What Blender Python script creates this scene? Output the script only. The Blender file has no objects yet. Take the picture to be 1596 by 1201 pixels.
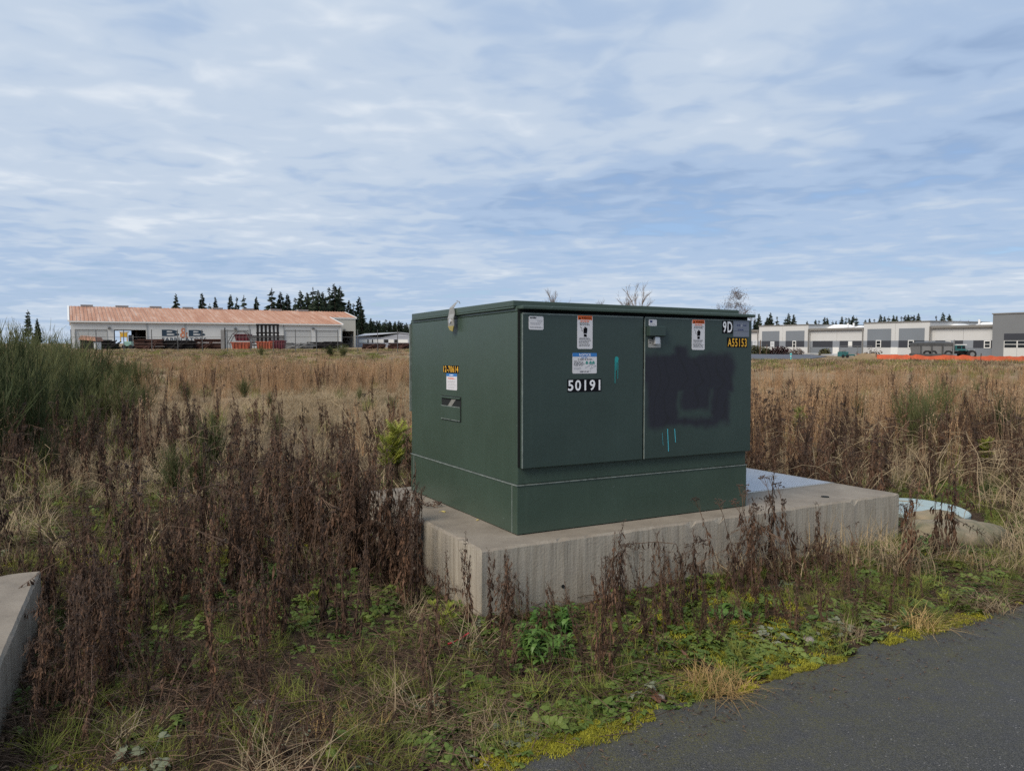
import bpy, math, random
import numpy as np
from mathutils import Vector, Matrix, Euler

S = bpy.context.scene
COL = S.collection
rnd = random.Random(7)
PI = math.pi

# ------------------------------------------------------------------ camera
F, CX, CY, HOR, HC = 1165.0, 798.0, 600.5, 535.0, 1.6
PITCH = math.atan((CY - HOR) / F)
cam_d = bpy.data.cameras.new('camera')
cam_d.sensor_width = 36.0
cam_d.lens = F / 1596 * 36
cam_d.clip_end = 20000
cam = bpy.data.objects.new('camera', cam_d)
cam.location = (0, 0, HC)
cam.rotation_euler = (PI / 2 - PITCH, 0, 0)
COL.objects.link(cam)
S.camera = cam

# ------------------------------------------------------------------ sky and sun
SUN_EL, SUN_AZ = 42.0, -138.0           # azimuth from the view direction, minus = to the left
world = bpy.data.worlds.new('World')
S.world = world
world.use_nodes = True


def build_world():
    nt = world.node_tree
    nt.nodes.clear()
    N, L = nt.nodes.new, nt.links.new
    out = N('ShaderNodeOutputWorld')
    sky = N('ShaderNodeTexSky')
    sky.sky_type = 'NISHITA'
    sky.sun_disc = False
    sky.sun_elevation = math.radians(SUN_EL)
    sky.sun_rotation = math.radians(SUN_AZ)
    sky.dust_density = 0.6
    bg1 = N('ShaderNodeBackground')
    bg1.inputs[1].default_value = 0.11
    tint = N('ShaderNodeMix')
    tint.data_type = 'RGBA'
    tint.blend_type = 'MULTIPLY'
    tint.inputs[0].default_value = 1.0
    tint.inputs[7].default_value = (0.72, 0.82, 0.96, 1)
    L(sky.outputs[0], tint.inputs[6])
    L(tint.outputs[2], bg1.inputs[0])
    tc = N('ShaderNodeTexCoord')
    sep = N('ShaderNodeSeparateXYZ')
    L(tc.outputs['Generated'], sep.inputs[0])

    def m(op, a, b=None):
        n = N('ShaderNodeMath')
        n.operation = op
        for i, v in enumerate((a, b)):
            if v is None:
                continue
            if isinstance(v, (int, float)):
                n.inputs[i].default_value = v
            else:
                L(v, n.inputs[i])
        return n.outputs[0]
    zz = m('ADD', m('MAXIMUM', sep.outputs[2], 0.0), 0.075)
    comb = N('ShaderNodeCombineXYZ')
    L(m('DIVIDE', sep.outputs[0], zz), comb.inputs[0])
    L(m('DIVIDE', sep.outputs[1], zz), comb.inputs[1])

    def noise(scale, detail, rough, sx, sy, loc=(0, 0, 0), dist=0.0, rot=0.0):
        mp = N('ShaderNodeMapping')
        mp.inputs['Scale'].default_value = (sx, sy, 1)
        mp.inputs['Location'].default_value = loc
        mp.inputs['Rotation'].default_value = (0, 0, rot)
        L(comb.outputs[0], mp.inputs[0])
        n = N('ShaderNodeTexNoise')
        n.inputs['Scale'].default_value = scale
        n.inputs['Detail'].default_value = detail
        n.inputs['Roughness'].default_value = rough
        n.inputs['Distortion'].default_value = dist
        L(mp.outputs[0], n.inputs['Vector'])
        return n.outputs['Fac']

    def ramp(v, stops):
        r = N('ShaderNodeValToRGB')
        r.color_ramp.interpolation = 'EASE'
        e = r.color_ramp.elements
        e[0].position, e[0].color = stops[0][0], (*stops[0][1], 1)
        e[1].position, e[1].color = stops[-1][0], (*stops[-1][1], 1)
        for p, c in stops[1:-1]:
            x = e.new(p)
            x.color = (*c, 1)
        L(v, r.inputs[0])
        return r.outputs[0]

    def g(v):
        return (v, v, v)
    big = noise(0.34, 4, 0.5, 1, 1.1, (6.6, 6.1, 0), 0.6, 0.25)
    fine = noise(1.5, 5, 0.46, 1.0, 1.15, (13.7, 6.2, 0), 0.5, 0.3)
    rip = noise(5.6, 3, 0.42, 1.0, 1.1, (4.0, 0.7, 0), 0.5, 0.5)
    tot = m('ADD', m('ADD', m('MULTIPLY', big, 0.46), m('MULTIPLY', fine, 0.34)), m('MULTIPLY', rip, 0.20))
    hb = N('ShaderNodeMapRange')
    hb.inputs[1].default_value, hb.inputs[2].default_value = 0.0, 0.30
    hb.inputs[3].default_value, hb.inputs[4].default_value = -0.075, 0.01
    L(sep.outputs[2], hb.inputs[0])
    cvt = m('ADD', tot, hb.outputs[0])
    cov = ramp(cvt, [(0.30, g(0.70)), (0.40, g(0.95)), (0.52, g(1.0))])
    ccol = ramp(tot, [(0.35, (1.9, 2.65, 3.95)), (0.46, (2.8, 3.6, 4.85)), (0.55, (3.65, 4.3, 5.2)), (0.67, (5.0, 5.4, 5.9))])
    bg2 = N('ShaderNodeBackground')
    bg2.inputs[1].default_value = 0.092
    L(ccol, bg2.inputs[0])
    mx = N('ShaderNodeMixShader')
    L(cov, mx.inputs[0])
    L(bg1.outputs[0], mx.inputs[1])
    L(bg2.outputs[0], mx.inputs[2])
    L(mx.outputs[0], out.inputs[0])


build_world()
sun_d = bpy.data.lights.new('sun', 'SUN')
sun_d.energy = 2.1
sun_d.angle = math.radians(34)
sun_d.color = (1.0, 0.90, 0.76)
sun = bpy.data.objects.new('sun', sun_d)
_a, _e = math.radians(SUN_AZ), math.radians(SUN_EL)
_to = Vector((math.sin(_a) * math.cos(_e), math.cos(_a) * math.cos(_e), math.sin(_e)))
sun.rotation_euler = _to.to_track_quat('Z', 'Y').to_euler()
sun.location = (-20, 0, 30)
COL.objects.link(sun)

S.view_settings.view_transform = 'Standard'
S.view_settings.look = 'None'
S.view_settings.gamma = 1.0
S.view_settings.exposure = 0.72
S.render.engine = 'CYCLES'
S.cycles.use_denoising = False
S.cycles.max_bounces = 6
S.cycles.transparent_max_bounces = 8

# ------------------------------------------------------------------ helpers


def ray(px, py):
    c, s = math.cos(PITCH), math.sin(PITCH)
    u, v = (px - CX) / F, (CY - py) / F
    return Vector((u, c + v * s, -s + v * c))


def at_z(px, py, z=0.0):
    d = ray(px, py)
    return Vector((0, 0, HC)) + d * ((z - HC) / d.z)


def at_y(px, py, y):
    d = ray(px, py)
    return Vector((0, 0, HC)) + d * (y / d.y)


def tag(o, label=None, cat=None, group=None, kind=None):
    if label:
        o['label'] = label
    if cat:
        o['category'] = cat
    if group:
        o['group'] = group
    if kind:
        o['kind'] = kind
    return o


def empty(name, loc=(0, 0, 0), rz=0.0, parent=None):
    o = bpy.data.objects.new(name, None)
    o.empty_display_size = 0.1
    COL.objects.link(o)
    o.location = loc
    o.rotation_euler = (0, 0, rz)
    o.parent = parent
    return o


def mesh_obj(name, me, parent=None, loc=None, rot=None, sc=None):
    o = bpy.data.objects.new(name, me)
    COL.objects.link(o)
    o.parent = parent
    if loc is not None:
        o.location = loc
    if rot is not None:
        o.rotation_euler = rot
    if sc is not None:
        o.scale = (sc, sc, sc) if isinstance(sc, (int, float)) else sc
    return o


class MB:
    """collects geometry for one mesh"""

    def __init__(self):
        self.v, self.f, self.mi, self.mats = [], [], [], []

    def m(self, mat):
        if mat not in self.mats:
            self.mats.append(mat)
        return self.mats.index(mat)

    def poly(self, pts, mat=None):
        b = len(self.v)
        self.v += [tuple(p) for p in pts]
        self.f.append(tuple(range(b, b + len(pts))))
        self.mi.append(self.m(mat) if mat else 0)

    def box(self, lo, hi, mat=None, M=None):
        x0, y0, z0 = lo
        x1, y1, z1 = hi
        P = [(x0, y0, z0), (x1, y0, z0), (x1, y1, z0), (x0, y1, z0), (x0, y0, z1), (x1, y0, z1), (x1, y1, z1), (x0, y1, z1)]
        self.hexa(P, mat, M)

    def hexa(self, P, mat=None, M=None):
        if M is not None:
            P = [tuple(M @ Vector(p)) for p in P]
        b = len(self.v)
        self.v += [tuple(p) for p in P]
        k = self.m(mat) if mat else 0
        for q in ((0, 3, 2, 1), (4, 5, 6, 7), (0, 1, 5, 4), (1, 2, 6, 5), (2, 3, 7, 6), (3, 0, 4, 7)):
            self.f.append(tuple(b + i for i in q))
            self.mi.append(k)

    def tube(self, path, rad, n=4, mat=None, cap=True):
        path = [Vector(p) for p in path]
        k = self.m(mat) if mat else 0
        b = len(self.v)
        m_ = len(path)
        for i, p in enumerate(path):
            t = path[min(i + 1, m_ - 1)] - path[max(i - 1, 0)]
            if t.length < 1e-9:
                t = Vector((0, 0, 1))
            t.normalize()
            a = t.cross(Vector((0.31, 0.95, 0.05)))
            if a.length < 1e-3:
                a = t.cross(Vector((1, 0, 0)))
            a.normalize()
            c = t.cross(a)
            r = rad[i] if isinstance(rad, (list, tuple)) else rad
            for j in range(n):
                w = 2 * PI * j / n
                self.v.append(tuple(p + a * (math.cos(w) * r) + c * (math.sin(w) * r)))
        for i in range(m_ - 1):
            for j in range(n):
                j2 = (j + 1) % n
                self.f.append((b + i * n + j, b + i * n + j2, b + (i + 1) * n + j2, b + (i + 1) * n + j))
                self.mi.append(k)
        if cap:
            self.f.append(tuple(b + j for j in range(n))[::-1])
            self.mi.append(k)
            self.f.append(tuple(b + (m_ - 1) * n + j for j in range(n)))
            self.mi.append(k)

    def blade(self, base, az, h, lean, w, curl=1.0, segs=3, mat=None):
        k = self.m(mat) if mat else 0
        dx, dy = math.cos(az), math.sin(az)
        px, py = -dy, dx
        b = len(self.v)
        for i in range(segs + 1):
            t = i / segs
            out = lean * h * (t ** (1.0 + curl))
            up = h * t * (1.0 - 0.35 * lean * t)
            ww = w * (1 - t) ** 0.7 * 0.5
            x, y, z = base[0] + dx * out, base[1] + dy * out, base[2] + up
            if i < segs:
                self.v.append((x - px * ww, y - py * ww, z))
                self.v.append((x + px * ww, y + py * ww, z))
            else:
                self.v.append((x, y, z))
        for i in range(segs - 1):
            self.f.append((b + 2 * i, b + 2 * i + 1, b + 2 * i + 3, b + 2 * i + 2))
            self.mi.append(k)
        i = segs - 1
        self.f.append((b + 2 * i, b + 2 * i + 1, b + 2 * i + 2))
        self.mi.append(k)

    def leaf(self, base, direction, length, width, up=Vector((0, 0, 1)), bend=0.25, mat=None):
        k = self.m(mat) if mat else 0
        d = Vector(direction).normalized()
        s = d.cross(up)
        if s.length < 1e-3:
            s = Vector((1, 0, 0))
        s.normalize()
        n = s.cross(d)
        b0 = Vector(base)
        b = len(self.v)
        rows = ((0.0, 0.12, 0.0), (0.35, 1.0, 0.10), (0.7, 0.75, 0.02), (1.0, 0.0, -bend))
        for t, w, z in rows:
            c = b0 + d * (length * t) + n * (z * length)
            if w > 0:
                self.v.append(tuple(c - s * (width * w * .5)))
                self.v.append(tuple(c + s * (width * w * .5)))
            else:
                self.v.append(tuple(c))
        self.f += [(b, b + 1, b + 3, b + 2), (b + 2, b + 3, b + 5, b + 4), (b + 4, b + 5, b + 6)]
        self.mi += [k] * 3

    def octa(self, c, r, mat=None):
        k = self.m(mat) if mat else 0
        b = len(self.v)
        x, y, z = c
        self.v += [(x + r, y, z), (x - r, y, z), (x, y + r, z), (x, y - r, z), (x, y, z + r), (x, y, z - r)]
        for q in ((0, 2, 4), (2, 1, 4), (1, 3, 4), (3, 0, 4), (2, 0, 5), (1, 2, 5), (3, 1, 5), (0, 3, 5)):
            self.f.append(tuple(b + i for i in q))
            self.mi.append(k)

    def text(self, s, T, width, height, mat=None, bold=0.02):
        vs, fs = text_mesh(s, bold)
        x0, x1, y0, y1 = vs[:, 0].min(), vs[:, 0].max(), vs[:, 1].min(), vs[:, 1].max()
        k = self.m(mat) if mat else 0
        b = len(self.v)
        for p in vs:
            self.v.append(tuple(T((p[0] - x0) / (x1 - x0) * width, (p[1] - y0) / (y1 - y0) * height)))
        for q in fs:
            self.f.append(tuple(b + i for i in q))
            self.mi.append(k)

    def mesh(self, name, mat=None, smooth=False):
        me = bpy.data.meshes.new(name)
        me.from_pydata(self.v, [], self.f)
        if self.mats:
            for m_ in self.mats:
                me.materials.append(M[m_])
            me.polygons.foreach_set('material_index', self.mi)
        elif mat:
            me.materials.append(M[mat])
        if smooth:
            me.polygons.foreach_set('use_smooth', [True] * len(me.polygons))
        me.update()
        return me

    def build(self, name, mat=None, parent=None, smooth=False, bevel=0.0, **kw):
        o = mesh_obj(name, self.mesh(name, mat, smooth), parent, **kw)
        if bevel:
            b = o.modifiers.new('bevel', 'BEVEL')
            b.width = bevel
            b.segments = 2
            b.limit_method = 'ANGLE'
        return o


_tc = {}


def text_mesh(s, bold, gap=1.18):
    if (s, bold) in _tc:
        return _tc[(s, bold)]
    cu = bpy.data.curves.new('t', 'FONT')
    cu.body = s
    cu.offset = bold
    cu.space_character = gap
    cu.resolution_u = 3
    ob = bpy.data.objects.new('t', cu)
    COL.objects.link(ob)
    bpy.context.view_layer.update()
    me = bpy.data.meshes.new_from_object(ob.evaluated_get(bpy.context.evaluated_depsgraph_get()))
    vs = np.array([v.co[:] for v in me.vertices])
    fs = [tuple(p.vertices) for p in me.polygons]
    bpy.data.objects.remove(ob)
    bpy.data.curves.remove(cu)
    bpy.data.meshes.remove(me)
    _tc[(s, bold)] = (vs, fs)
    return vs, fs


# ------------------------------------------------------------------ materials
M = {}


def new_mat(name):
    m = bpy.data.materials.new(name)
    m.use_nodes = True
    M[name] = m
    nt = m.node_tree
    b = nt.nodes['Principled BSDF']
    return m, nt, b, nt.nodes.new, nt.links.new


def simple(name, c, rough=0.7, metal=0.0, var=0.0, scale=5.0, bump=0.0, c2=None, detail=5, spec=0.5, stretch=(1, 1, 1), inst=0.0):
    m, nt, b, N, L = new_mat(name)
    b.inputs['Roughness'].default_value = rough
    b.inputs['Metallic'].default_value = metal
    b.inputs['Specular IOR Level'].default_value = spec
    b.inputs['Base Color'].default_value = (*c, 1)
    col = None
    if var or c2:
        tc = N('ShaderNodeTexCoord')
        mp = N('ShaderNodeMapping')
        mp.inputs['Scale'].default_value = stretch
        L(tc.outputs['Object'], mp.inputs[0])
        n = N('ShaderNodeTexNoise')
        n.inputs['Scale'].default_value = scale
        n.inputs['Detail'].default_value = detail
        n.inputs['Roughness'].default_value = 0.6
        L(mp.outputs[0], n.inputs['Vector'])
        mx = N('ShaderNodeMix')
        mx.data_type = 'RGBA'
        r = N('ShaderNodeMapRange')
        r.inputs[1].default_value, r.inputs[2].default_value = 0.3, 0.7
        L(n.outputs['Fac'], r.inputs[0])
        L(r.outputs[0], mx.inputs[0])
        c2 = c2 or tuple(max(0, x * (1 + var)) for x in c)
        c1 = c if not var else tuple(x * (1 - var) for x in c)
        mx.inputs[6].default_value = (*c1, 1)
        mx.inputs[7].default_value = (*c2, 1)
        col = mx.outputs[2]
        L(col, b.inputs['Base Color'])
        if bump:
            bp = N('ShaderNodeBump')
            bp.inputs['Strength'].default_value = bump
            bp.inputs['Distance'].default_value = 0.02
            L(n.outputs['Fac'], bp.inputs['Height'])
            L(bp.outputs[0], b.inputs['Normal'])
    return m


def plant(name, ca, cb, rough=0.75, scale=9.0, trans=0.0):
    """leaf / stem colour: differs from plant to plant and along each plant"""
    m, nt, b, N, L = new_mat(name)
    b.inputs['Roughness'].default_value = rough
    b.inputs['Specular IOR Level'].default_value = 0.25
    oi = N('ShaderNodeObjectInfo')
    geo = N('ShaderNodeNewGeometry')
    n = N('ShaderNodeTexNoise')
    n.inputs['Scale'].default_value = scale
    n.inputs['Detail'].default_value = 3
    L(geo.outputs['Position'], n.inputs['Vector'])
    ad = N('ShaderNodeMath')
    ad.operation = 'ADD'
    L(oi.outputs['Random'], ad.inputs[0])
    L(n.outputs['Fac'], ad.inputs[1])
    r = N('ShaderNodeMapRange')
    r.inputs[1].default_value, r.inputs[2].default_value = 0.45, 1.55
    L(ad.outputs[0], r.inputs[0])
    mx = N('ShaderNodeMix')
    mx.data_type = 'RGBA'
    L(r.outputs[0], mx.inputs[0])
    mx.inputs[6].default_value = (*ca, 1)
    mx.inputs[7].default_value = (*cb, 1)
    L(mx.outputs[2], b.inputs['Base Color'])
    if trans:
        tr = N('ShaderNodeBsdfTranslucent')
        L(mx.outputs[2], tr.inputs[0])
        ms = N('ShaderNodeMixShader')
        ms.inputs[0].default_value = trans
        L(b.outputs[0], ms.inputs[1])
        L(tr.outputs[0], ms.inputs[2])
        L(ms.outputs[0], nt.nodes['Material Output'].inputs[0])
    return m


plant('dead_stem', (0.055, 0.035, 0.024), (0.185, 0.118, 0.078))
plant('dead_leaf', (0.032, 0.018, 0.012), (0.125, 0.07, 0.043), scale=14)
plant('russet_leaf', (0.044, 0.023, 0.0145), (0.155, 0.084, 0.05), scale=14)
plant('dead_seed', (0.03, 0.021, 0.017), (0.085, 0.055, 0.042))
plant('tan_grass', (0.26, 0.165, 0.092), (0.53, 0.37, 0.23), trans=0.2)
plant('pale_grass', (0.25, 0.185, 0.11), (0.44, 0.34, 0.21), trans=0.2)
plant('orange_grass', (0.29, 0.165, 0.082), (0.54, 0.345, 0.19), trans=0.2)
plant('straw_grass', (0.34, 0.22, 0.09), (0.55, 0.38, 0.16), trans=0.2)
plant('green_grass', (0.085, 0.115, 0.02), (0.26, 0.26, 0.06), trans=0.2)
plant('cover_leaf', (0.058, 0.1, 0.018), (0.16, 0.2, 0.045), rough=0.5, trans=0.15)
plant('lance_leaf', (0.055, 0.12, 0.024), (0.12, 0.2, 0.045), rough=0.45, trans=0.15)
plant('lime_leaf', (0.16, 0.22, 0.04), (0.36, 0.38, 0.07), trans=0.25)
plant('grey_leaf', (0.11, 0.13, 0.08), (0.2, 0.21, 0.14), trans=0.15)
plant('broom_twig', (0.036, 0.05, 0.016), (0.115, 0.122, 0.046), scale=4)
plant('broom_stem', (0.10, 0.085, 0.04), (0.19, 0.15, 0.08))
plant('moss_tip', (0.13, 0.13, 0.012), (0.34, 0.31, 0.025), scale=25)
plant('litter', (0.04, 0.025, 0.017), (0.155, 0.098, 0.062))
plant('conifer', (0.014, 0.026, 0.015), (0.042, 0.06, 0.034), scale=0.3)
plant('bare_twig', (0.13, 0.105, 0.09), (0.21, 0.17, 0.14))
plant('brown_foliage', (0.12, 0.085, 0.07), (0.22, 0.16, 0.125), scale=1.0)
plant('hedge_leaf', (0.05, 0.06, 0.022), (0.11, 0.10, 0.04), scale=3)
plant('maroon_leaf', (0.05, 0.02, 0.022), (0.10, 0.04, 0.04), scale=3)
simple('bark', (0.07, 0.05, 0.04), 0.9)
simple('brown_leaf', (0.20, 0.085, 0.045), 0.6, var=0.35, scale=30)
simple('rust_leaf', (0.26, 0.06, 0.035), 0.6, var=0.3, scale=30)
simple('yellow_leaf', (0.62, 0.50, 0.16), 0.6)
simple('stone', (0.27, 0.23, 0.20), 0.85, var=0.3, scale=14, bump=0.3)
simple('rock', (0.30, 0.235, 0.16), 0.85, c2=(0.10, 0.10, 0.055), scale=7, bump=1.0, detail=9)
simple('teal_plastic', (0.33, 0.41, 0.41), 0.6, var=0.08, scale=9)
simple('moss_body', (0.095, 0.085, 0.014), 0.95, c2=(0.20, 0.165, 0.025), scale=22, bump=0.6)
simple('white_print', (0.80, 0.80, 0.82), 0.5)
simple('sticker_white', (0.62, 0.61, 0.63), 0.45, var=0.05, scale=8)
simple('black_print', (0.008, 0.008, 0.011), 0.9, spec=0.08)
simple('grey_print', (0.28, 0.28, 0.30), 0.5)
simple('orange_print', (0.72, 0.13, 0.02), 0.5)
simple('blue_print', (0.03, 0.17, 0.46), 0.5)
simple('navy_print', (0.03, 0.04, 0.13), 0.5)
simple('green_print', (0.06, 0.25, 0.22), 0.5)
simple('yellow_print', (0.78, 0.42, 0.03), 0.5)
simple('grey_sticker', (0.16, 0.18, 0.23), 0.45)
simple('teal_paint', (0.012, 0.26, 0.26), 0.45)
simple('cyan_paint', (0.07, 0.42, 0.50), 0.45)
simple('galvanised', (0.42, 0.40, 0.36), 0.45, 0.6, var=0.15, scale=25)
simple('brass', (0.55, 0.42, 0.12), 0.4, 0.7)
simple('silver_metal', (0.62, 0.63, 0.65), 0.4, 0.6)
simple('gap_shade', (0.006, 0.008, 0.008), 0.9)  # near-black colour painted in for the shade inside gaps and holes
# far things
simple('white_wall', (0.62, 0.62, 0.60), 0.7, var=0.05, scale=0.3)
simple('cream_wall', (0.50, 0.48, 0.42), 0.7, var=0.05, scale=0.3)
simple('white_trim', (0.70, 0.70, 0.68), 0.6)
simple('grey_seam', (0.34, 0.35, 0.35), 0.7)
simple('door_white', (0.54, 0.54, 0.52), 0.6)
simple('interior_shade', (0.02, 0.02, 0.02), 0.9)  # near-black colour stands in for the darkness of unlit interiors
simple('sign_navy', (0.018, 0.04, 0.065), 0.5)
simple('sign_orange', (0.55, 0.20, 0.10), 0.5)
simple('rust_steel', (0.065, 0.033, 0.026), 0.8, var=0.45, scale=1.2, spec=.2)
simple('dark_steel', (0.018, 0.016, 0.017), 0.8, var=0.4, scale=1.0, spec=.2)
simple('grey_steel', (0.17, 0.17, 0.17), 0.6, var=0.25, scale=1.0)
simple('maroon_paint', (0.12, 0.025, 0.035), 0.55, var=0.25, scale=1.5)
simple('orange_paint', (0.33, 0.075, 0.035), 0.6, var=0.35, scale=1.5)
simple('rust_tarp', (0.30, 0.16, 0.11), 0.8, var=0.25, scale=1.5)
simple('machine_green', (0.22, 0.38, 0.33), 0.5)
simple('machine_yellow', (0.55, 0.33, 0.03), 0.5)
simple('fence_metal', (0.10, 0.10, 0.10), 0.6, 0.3)
simple('shed_roof', (0.42, 0.43, 0.46), 0.5, var=0.08, scale=0.5)
simple('shed_wall', (0.33, 0.35, 0.40), 0.6)
simple('panel_light', (0.53, 0.53, 0.525), 0.8, var=0.04, scale=0.4)
simple('panel_grey', (0.17, 0.19, 0.215), 0.8, var=0.04, scale=0.4)
simple('panel_dark', (0.033, 0.036, 0.046), 0.7)
simple('panel_tower', (0.165, 0.172, 0.18), 0.8, var=0.04, scale=0.4)
simple('band_grey', (0.22, 0.24, 0.27), 0.8)
simple('fascia', (0.20, 0.19, 0.175), 0.6)
simple('membrane', (0.80, 0.80, 0.80), 0.7)
simple('window_glass', (0.012, 0.015, 0.018), 0.08)
simple('mesh_orange', (0.60, 0.12, 0.05), 0.7, var=0.22, scale=1.2)
simple('truck_grey', (0.075, 0.075, 0.075), 0.55, var=0.3, scale=1.0)
simple('truck_light', (0.20, 0.20, 0.20), 0.5)
simple('truck_teal', (0.03, 0.13, 0.13), 0.35)
simple('tyre', (0.015, 0.015, 0.016), 0.85)
simple('sidewalk', (0.42, 0.41, 0.39), 0.85, var=0.08, scale=0.6)
simple('far_asphalt', (0.085, 0.09, 0.105), 0.85, var=0.1, scale=0.3)
simple('hill', (0.09, 0.15, 0.25), 1.0, var=0.15, scale=0.002)  # blue of the distance haze is put into the base colour
simple('marker_teal', (0.10, 0.48, 0.48), 0.5)


def mat_roof():
    m, nt, b, N, L = new_mat('rusty_roof')
    b.inputs['Roughness'].default_value = 0.7
    tc = N('ShaderNodeTexCoord')
    sep = N('ShaderNodeSeparateXYZ')
    L(tc.outputs['Object'], sep.inputs[0])
    mp = N('ShaderNodeMapping')
    mp.inputs['Scale'].default_value = (1.6, 0.07, 0.07)
    L(tc.outputs['Object'], mp.inputs[0])
    n = N('ShaderNodeTexNoise')
    n.inputs['Scale'].default_value = 1.0
    n.inputs['Detail'].default_value = 6
    n.inputs['Roughness'].default_value = 0.75
    L(mp.outputs[0], n.inputs['Vector'])
    n2 = N('ShaderNodeTexNoise')
    n2.inputs['Scale'].default_value = 0.5
    n2.inputs['Detail'].default_value = 5
    L(tc.outputs['Object'], n2.inputs['Vector'])
    ad = N('ShaderNodeMath')
    ad.operation = 'MULTIPLY_ADD'
    L(n2.outputs['Fac'], ad.inputs[0])
    ad.inputs[1].default_value = 0.22
    L(n.outputs['Fac'], ad.inputs[2])
    r = N('ShaderNodeValToRGB')
    e = r.color_ramp.elements
    e[0].position, e[0].color = 0.42, (0.33, 0.155, 0.092, 1)
    e[1].position, e[1].color = 0.86, (0.58, 0.46, 0.39, 1)
    x = e.new(0.64)
    x.color = (0.44, 0.245, 0.16, 1)
    L(ad.outputs[0], r.inputs[0])
    L(r.outputs[0], b.inputs['Base Color'])


mat_roof()


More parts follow.
